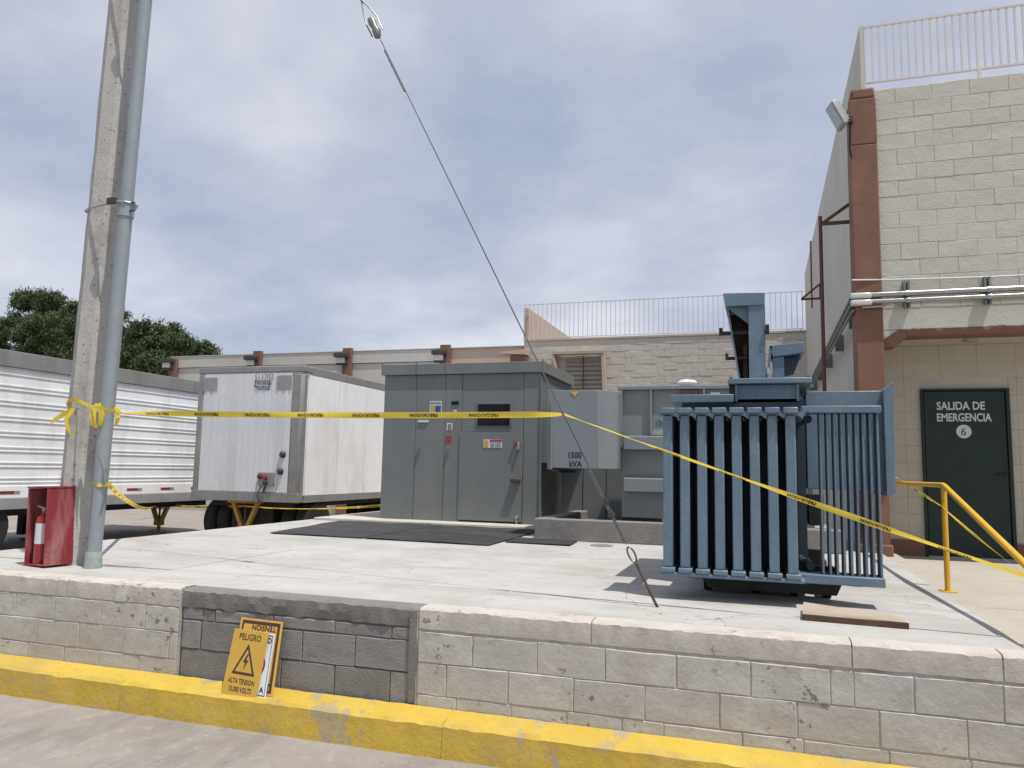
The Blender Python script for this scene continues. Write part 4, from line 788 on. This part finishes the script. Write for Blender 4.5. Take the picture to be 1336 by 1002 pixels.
# ------------------------------------------------------------------ yellow hand rail
RU = 1.45
hr = empty('hand_rail', (RU, 7.2, -.035)); tag(hr, 'yellow painted steel hand rail sloping down the ramp beside the emergency door', 'hand rail')
pb = PU(1237, 768, RU); ptop = PU(1231, 633, RU); pe = PU(1336, 735, RU); pl2 = PU(1195, 632, RU); rd = (pe-ptop)
rdn = ptop+rd*1.22
build(MB().cyl((RU, ptop.y, -.036), (RU, ptop.y, ptop.z), .022, n=14), 'post', M['yrail'], hr)
build(MB().tube([Vector((RU-.03, 10.06, pl2.z+.0)), Vector((RU, ptop.y+.02, ptop.z)), Vector((RU, ptop.y-.03, ptop.z-.005)), ptop+rd*.2, ptop+rd*.6, rdn], .022, 12), 'top_bar', M['yrail'], hr)
pz_ = PU(1346, 752, RU); build(MB().cyl((RU, pz_.y, -.036), (RU, pz_.y, ptop.z+rd.z*(pz_.y-ptop.y)/rd.y), .02, n=12), 'post', M['yrail'], hr)
build(B(RU-.06, RU+.06, ptop.y-.06, ptop.y+.06, -.035, -.027), 'base_plate', M['yrail'], hr)

# ------------------------------------------------------------------ caution tapes
def ribbon(name, label, pts, wid, twist, word_span=None, sag=0, flip=True, n=None, txt='PRECAUCION', group='yellow caution tapes'):
    """pts: 3D polyline; twist(s): angle of the tape's width away from vertical; lettering follows the ribbon"""
    pts = [Vector(p_) for p_ in pts]; seg = [(b-a).length for a, b in zip(pts[:-1], pts[1:])]; LEN = sum(seg)
    def cen(s):
        s = max(0, min(LEN, s)); acc = 0
        for k, l in enumerate(seg):
            if s <= acc+l or k == len(seg)-1:
                u = (s-acc)/l; p_ = pts[k].lerp(pts[k+1], u); sg_ = sag[k] if isinstance(sag, (list, tuple)) else sag
                p_ = p_.copy(); p_.z -= 4*sg_*u*(1-u); return p_
            acc += l
    def frame(s):
        t = (cen(s+.01)-cen(s-.01)).normalized(); w0 = (Vector((0, 0, 1))-t*t.z).normalized(); b0 = t.cross(w0)
        a = twist(s/LEN)+.05*sin(s*3.1); w = w0*cos(a)+b0*sin(a); return cen(s), w, t.cross(w)
    N_ = n or max(8, int(LEN/.05)); vs_ = []
    for i in range(N_+1):
        c, w, b_ = frame(LEN*i/N_); cup = .0025+.0035*sin(LEN*i/N_*5.3)*sin(LEN*i/N_*1.7)
        vs_ += [c+w*wid/2, c+b_*cup, c-w*wid/2]
    fs = []
    for i in range(N_): fs += [(i*3, i*3+3, i*3+4, i*3+1), (i*3+1, i*3+4, i*3+5, i*3+2)]
    tp = build(MB().add(vs_, fs), name, M['tape'], None, fix=False); tag(tp, label, 'caution tape', group)
    if word_span:
        cu = bpy.data.curves.new('t', 'FONT'); cu.body = txt; cu.size = wid*.74; cu.resolution_u = 1; cu.offset = .0013
        t = bpy.data.objects.new('tmp', cu); COL.objects.link(t); bpy.context.view_layer.update()
        me = bpy.data.meshes.new_from_object(t.evaluated_get(bpy.context.evaluated_depsgraph_get())); bpy.data.objects.remove(t)
        tv = [(p_.co.x*1.05, p_.co.y) for p_ in me.vertices]; tf = [tuple(p_.vertices) for p_ in me.polygons]; bpy.data.meshes.remove(me)
        tw = max(x_ for x_, _ in tv); s = .25
        while s+tw < LEN-.05:
            vv = []
            for x_, y_ in tv:
                yy_ = y_-wid*.22
                if flip: c, w, b_ = frame(s+tw-x_); side = -1
                else: c, w, b_ = frame(s+x_); side = 1
                o_ = yy_*side
                vv.append(c+w*o_+b_*.0045*TSIDE)
            build(MB().add(vv, tf), 'lettering', M['ink'], tp, fix=False, smooth=False)
            vv2 = [v_-(frame(s+tw/2)[2])*.009*TSIDE for v_ in vv]
            s += word_span
    return tp
TSIDE = 1
GTAPE = gp(.1345)
PT = PV(158, 538.5, 5.1)
def tw1(u):
    if u < .14: return 1.45*(1-u/.14)**.6
    if u > .93: return .2+1.0*(u-.93)/.07
    return .1+.16*sin(9*u)+.10*sin(23*u)
ribbon('caution_tape', 'yellow caution tape stretched level from the pole to the guy wire', [PT, GTAPE+Vector((-.01, -.012, 0))], .046, tw1, .47, sag=.012)
ET = PU(1346, 752, RU)+Vector((-.03, -.02, 0))
ribbon('caution_tape', 'yellow caution tape slanting down from the guy wire past the blue transformer', [GTAPE+Vector((.01, -.014, 0)), ET], .036, lambda u: .9+.55*sin(6.5*u+.3)+.35*sin(17*u), .44, sag=.01)
ribbon('caution_tape', 'yellow caution tape tied from the brown column to the hand rail post and ramp', [PV(1160, 617, 9.98), Vector((RU-.026, ptop.y-.02, PU(1237, 661, RU).z)), ET+Vector((.0, .03, .01))], .036, lambda u: .3+.9*u+.4*sin(11*u), .44, sag=[.0, .015])
S1 = Vector((-14.3, 15.66, -.14)); S2 = Vector((-10.2, 13.56, .02)); T3 = Vector((-6.04, 12.2, .25))
ribbon('caution_tape', 'yellow caution tape sagging from the pipe to the trailer stands and the switchgear', [PV(139, 631, 5.13), S1, S2, T3], .05, lambda u: .5+.7*sin(16*u), .55, sag=[.16, .05, .07])
# knots and loose ends on the pole
kt = empty('tape_knot', (-5.6, 5.1, 1.2)); tag(kt, 'knotted yellow caution tape with loose ends wrapped around the pole', 'caution tape', 'knots of caution tape')
def strip(pts, wid, nrm, parent, nm):
    pts = [Vector(p_) for p_ in pts]; vs_ = []; fs = []
    for i, p_ in enumerate(pts):
        t = (pts[min(i+1, len(pts)-1)]-pts[max(i-1, 0)]).normalized(); w = t.cross(Vector(nrm)).normalized(); w = w*cos(.5*sin(i*1.7))+Vector(nrm)*sin(.5*sin(i*1.7))
        vs_ += [p_+w*wid/2, p_-w*wid/2]
    for i in range(len(pts)-1): fs.append((i*2, i*2+2, i*2+3, i*2+1))
    return build(MB().add(vs_, fs), nm, M['tape'], parent, fix=False)
cx, cy, r = polec(1.4); rp = r+.012
ring = [(cx+rp*cos(a), cy+rp*sin(a), 1.405+.02*sin(3*a)) for a in np.linspace(radians(165), radians(290), 9)]
strip(ring, .035, (0, -1, 0), kt, 'wrap')
strip([ring[-1], PV(118, 530, 5.09), PV(135, 533, 5.07), PV(150, 536, 5.08), PV(156, 538, 5.12)], .03, (0, -1, 0), kt, 'wrap')
q0 = PV(128, 527, 5.14); strip([q0, PV(133, 540, 5.12), PV(130, 556, 5.13)], .05, (0, -1, .1), kt, 'loose_end'); strip([q0, PV(121, 538, 5.10), PV(122, 554, 5.11), PV(127, 556, 5.10)], .05, (.3, -1, 0), kt, 'loose_end')
q1 = PV(96, 533, 5.16); strip([q1, PV(84, 540, 5.14), PV(72, 547, 5.12), PV(66, 552, 5.12)], .04, (.1, -1, 0), kt, 'loose_end'); strip([q1, PV(86, 547, 5.13), PV(89, 560, 5.12), PV(93, 568, 5.12)], .035, (.2, -1, 0), kt, 'loose_end')
k2 = empty('tape_knot', (-5.38, 5.1, 1.2)); tag(k2, 'small knot of yellow caution tape dangling on the galvanised pipe', 'caution tape', 'knots of caution tape')
q2 = PV(153, 535, 5.08); strip([q2, PV(154, 545, 5.07), PV(151, 555, 5.08)], .035, (.2, -1, 0), k2, 'loose_end'); strip([q2+Vector((-.02, 0, .03)), q2+Vector((.015, -.01, -.01)), q2+Vector((.03, 0, -.03))], .03, (0, -1, .3), k2, 'knot')
cx2 = bx0.x+pks*.7; strip([(cx2+.063*cos(a), 5.2+.063*sin(a), .70+.01*sin(2*a)) for a in np.linspace(radians(200), radians(340), 7)], .03, (0, -1, 0), k2, 'wrap')

# ------------------------------------------------------------------ pine trees
def pine(x, y, h, clumps, label, leaves, seed):
    g = np.random.default_rng(seed); t = empty('pine_tree', (x, y, GZ)); tag(t, label, 'tree', 'pines behind the long trailer')
    tk = MB().tube([(x, y, GZ), (x+.1, y, GZ+h*.35), (x-.15, y+.1, GZ+h*.65), (x, y, GZ+h*.92)], [.34, .27, .18, .05], 9)
    for (cx, cy, cz, rx, rz) in clumps:
        zb = max(GZ+h*.3, cz-rx*.9); tk.tube([(x, y, zb), ((x+cx)/2, (y+cy)/2, (zb+cz)/2+.1), (cx, cy, cz)], [.12, .08, .03], 6)
    build(tk, 'trunk', M['bark'], t)
    tot = sum(c[3]**2 for c in clumps); V = []; 
    for (cx, cy, cz, rx, rz) in clumps:
        n = int(leaves*rx*rx/tot); k = max(6, int(rx*rx*15))
        sub = g.normal(size=(k, 3)); sub /= np.linalg.norm(sub, axis=1)[:, None]; sub *= (g.random((k, 1))**.4); sub *= np.array([rx, rx, rz]); sub += (cx, cy, cz)
        ids = g.integers(0, k, n); p = sub[ids]+g.normal(size=(n, 3))*np.array([.30, .30, .26])*max(.7, rx/2.2)
        d = g.normal(size=(n, 3)); d[:, 2] = np.abs(d[:, 2])+.3; d /= np.linalg.norm(d, axis=1)[:, None]
        s = np.cross(d, g.normal(size=(n, 3))); s /= np.linalg.norm(s, axis=1)[:, None]
        L_ = (.16+.14*g.random((n, 1))); w = .045
        V.append(np.stack([p-s*w, p+s*w, p+d*L_], 1))
    V = np.concatenate(V).reshape(-1, 3); n = len(V)//3; c = V.mean(0)
    me = bpy.data.meshes.new('crown'); me.vertices.add(len(V)); me.vertices.foreach_set('co', (V-c).ravel()); me.loops.add(len(V)); me.loops.foreach_set('vertex_index', np.arange(len(V)))
    me.polygons.add(n); me.polygons.foreach_set('loop_start', np.arange(n)*3); me.update(calc_edges=True); me.materials.append(M['leaf'])
    link(bpy.data.objects.new('crown', me), t, Vector(c))
TVV = 42.0
def cl_(px, py, rpx, v=TVV, f=.8, dz=0):
    p_ = PV(px, py, v); r_ = rpx*v*1.05/1000/.85; return (p_.x, p_.y+random.uniform(-.8, .8), p_.z, r_, r_*f)
pc = PV(58, 600, TVV); pine(pc.x, TVV, 13.4, [cl_(30, 392, 24), cl_(62, 398, 26), cl_(88, 408, 20), cl_(20, 432, 26), cl_(60, 432, 32), cl_(95, 435, 28), cl_(5, 450, 24), cl_(45, 460, 30), cl_(92, 462, 30), cl_(-20, 455, 30)], 'dark rounded pine tree rising over the long trailer beside the pole', 52000, 3)
pc = PV(150, 600, 44); pine(pc.x, 44, 11.5, [cl_(128, 420, 26, 44), cl_(152, 415, 18, 44), cl_(140, 445, 32, 44), cl_(120, 465, 26, 44), cl_(165, 460, 24, 44)], 'dark pine tree mostly hidden behind the concrete pole', 26000, 5)
pc = PV(215, 600, 40); pine(pc.x, 40, 10.2, [cl_(185, 437, 18, 40), cl_(212, 434, 18, 40), cl_(200, 455, 26, 40), cl_(232, 452, 18, 40), cl_(180, 470, 26, 40), cl_(222, 472, 24, 40), cl_(200, 488, 26, 40), cl_(165, 490, 24, 40)], 'broad green pine tree between the pole and the warehouse corner', 42000, 8)
pc = PV(262, 600, 43); pine(pc.x, 43, 8.6, [cl_(250, 456, 14, 43), cl_(270, 460, 13, 43), cl_(285, 468, 10, 43), cl_(258, 474, 18, 43), cl_(280, 484, 16, 43)], 'low pine tree peeking over the warehouse parapet', 16000, 9)
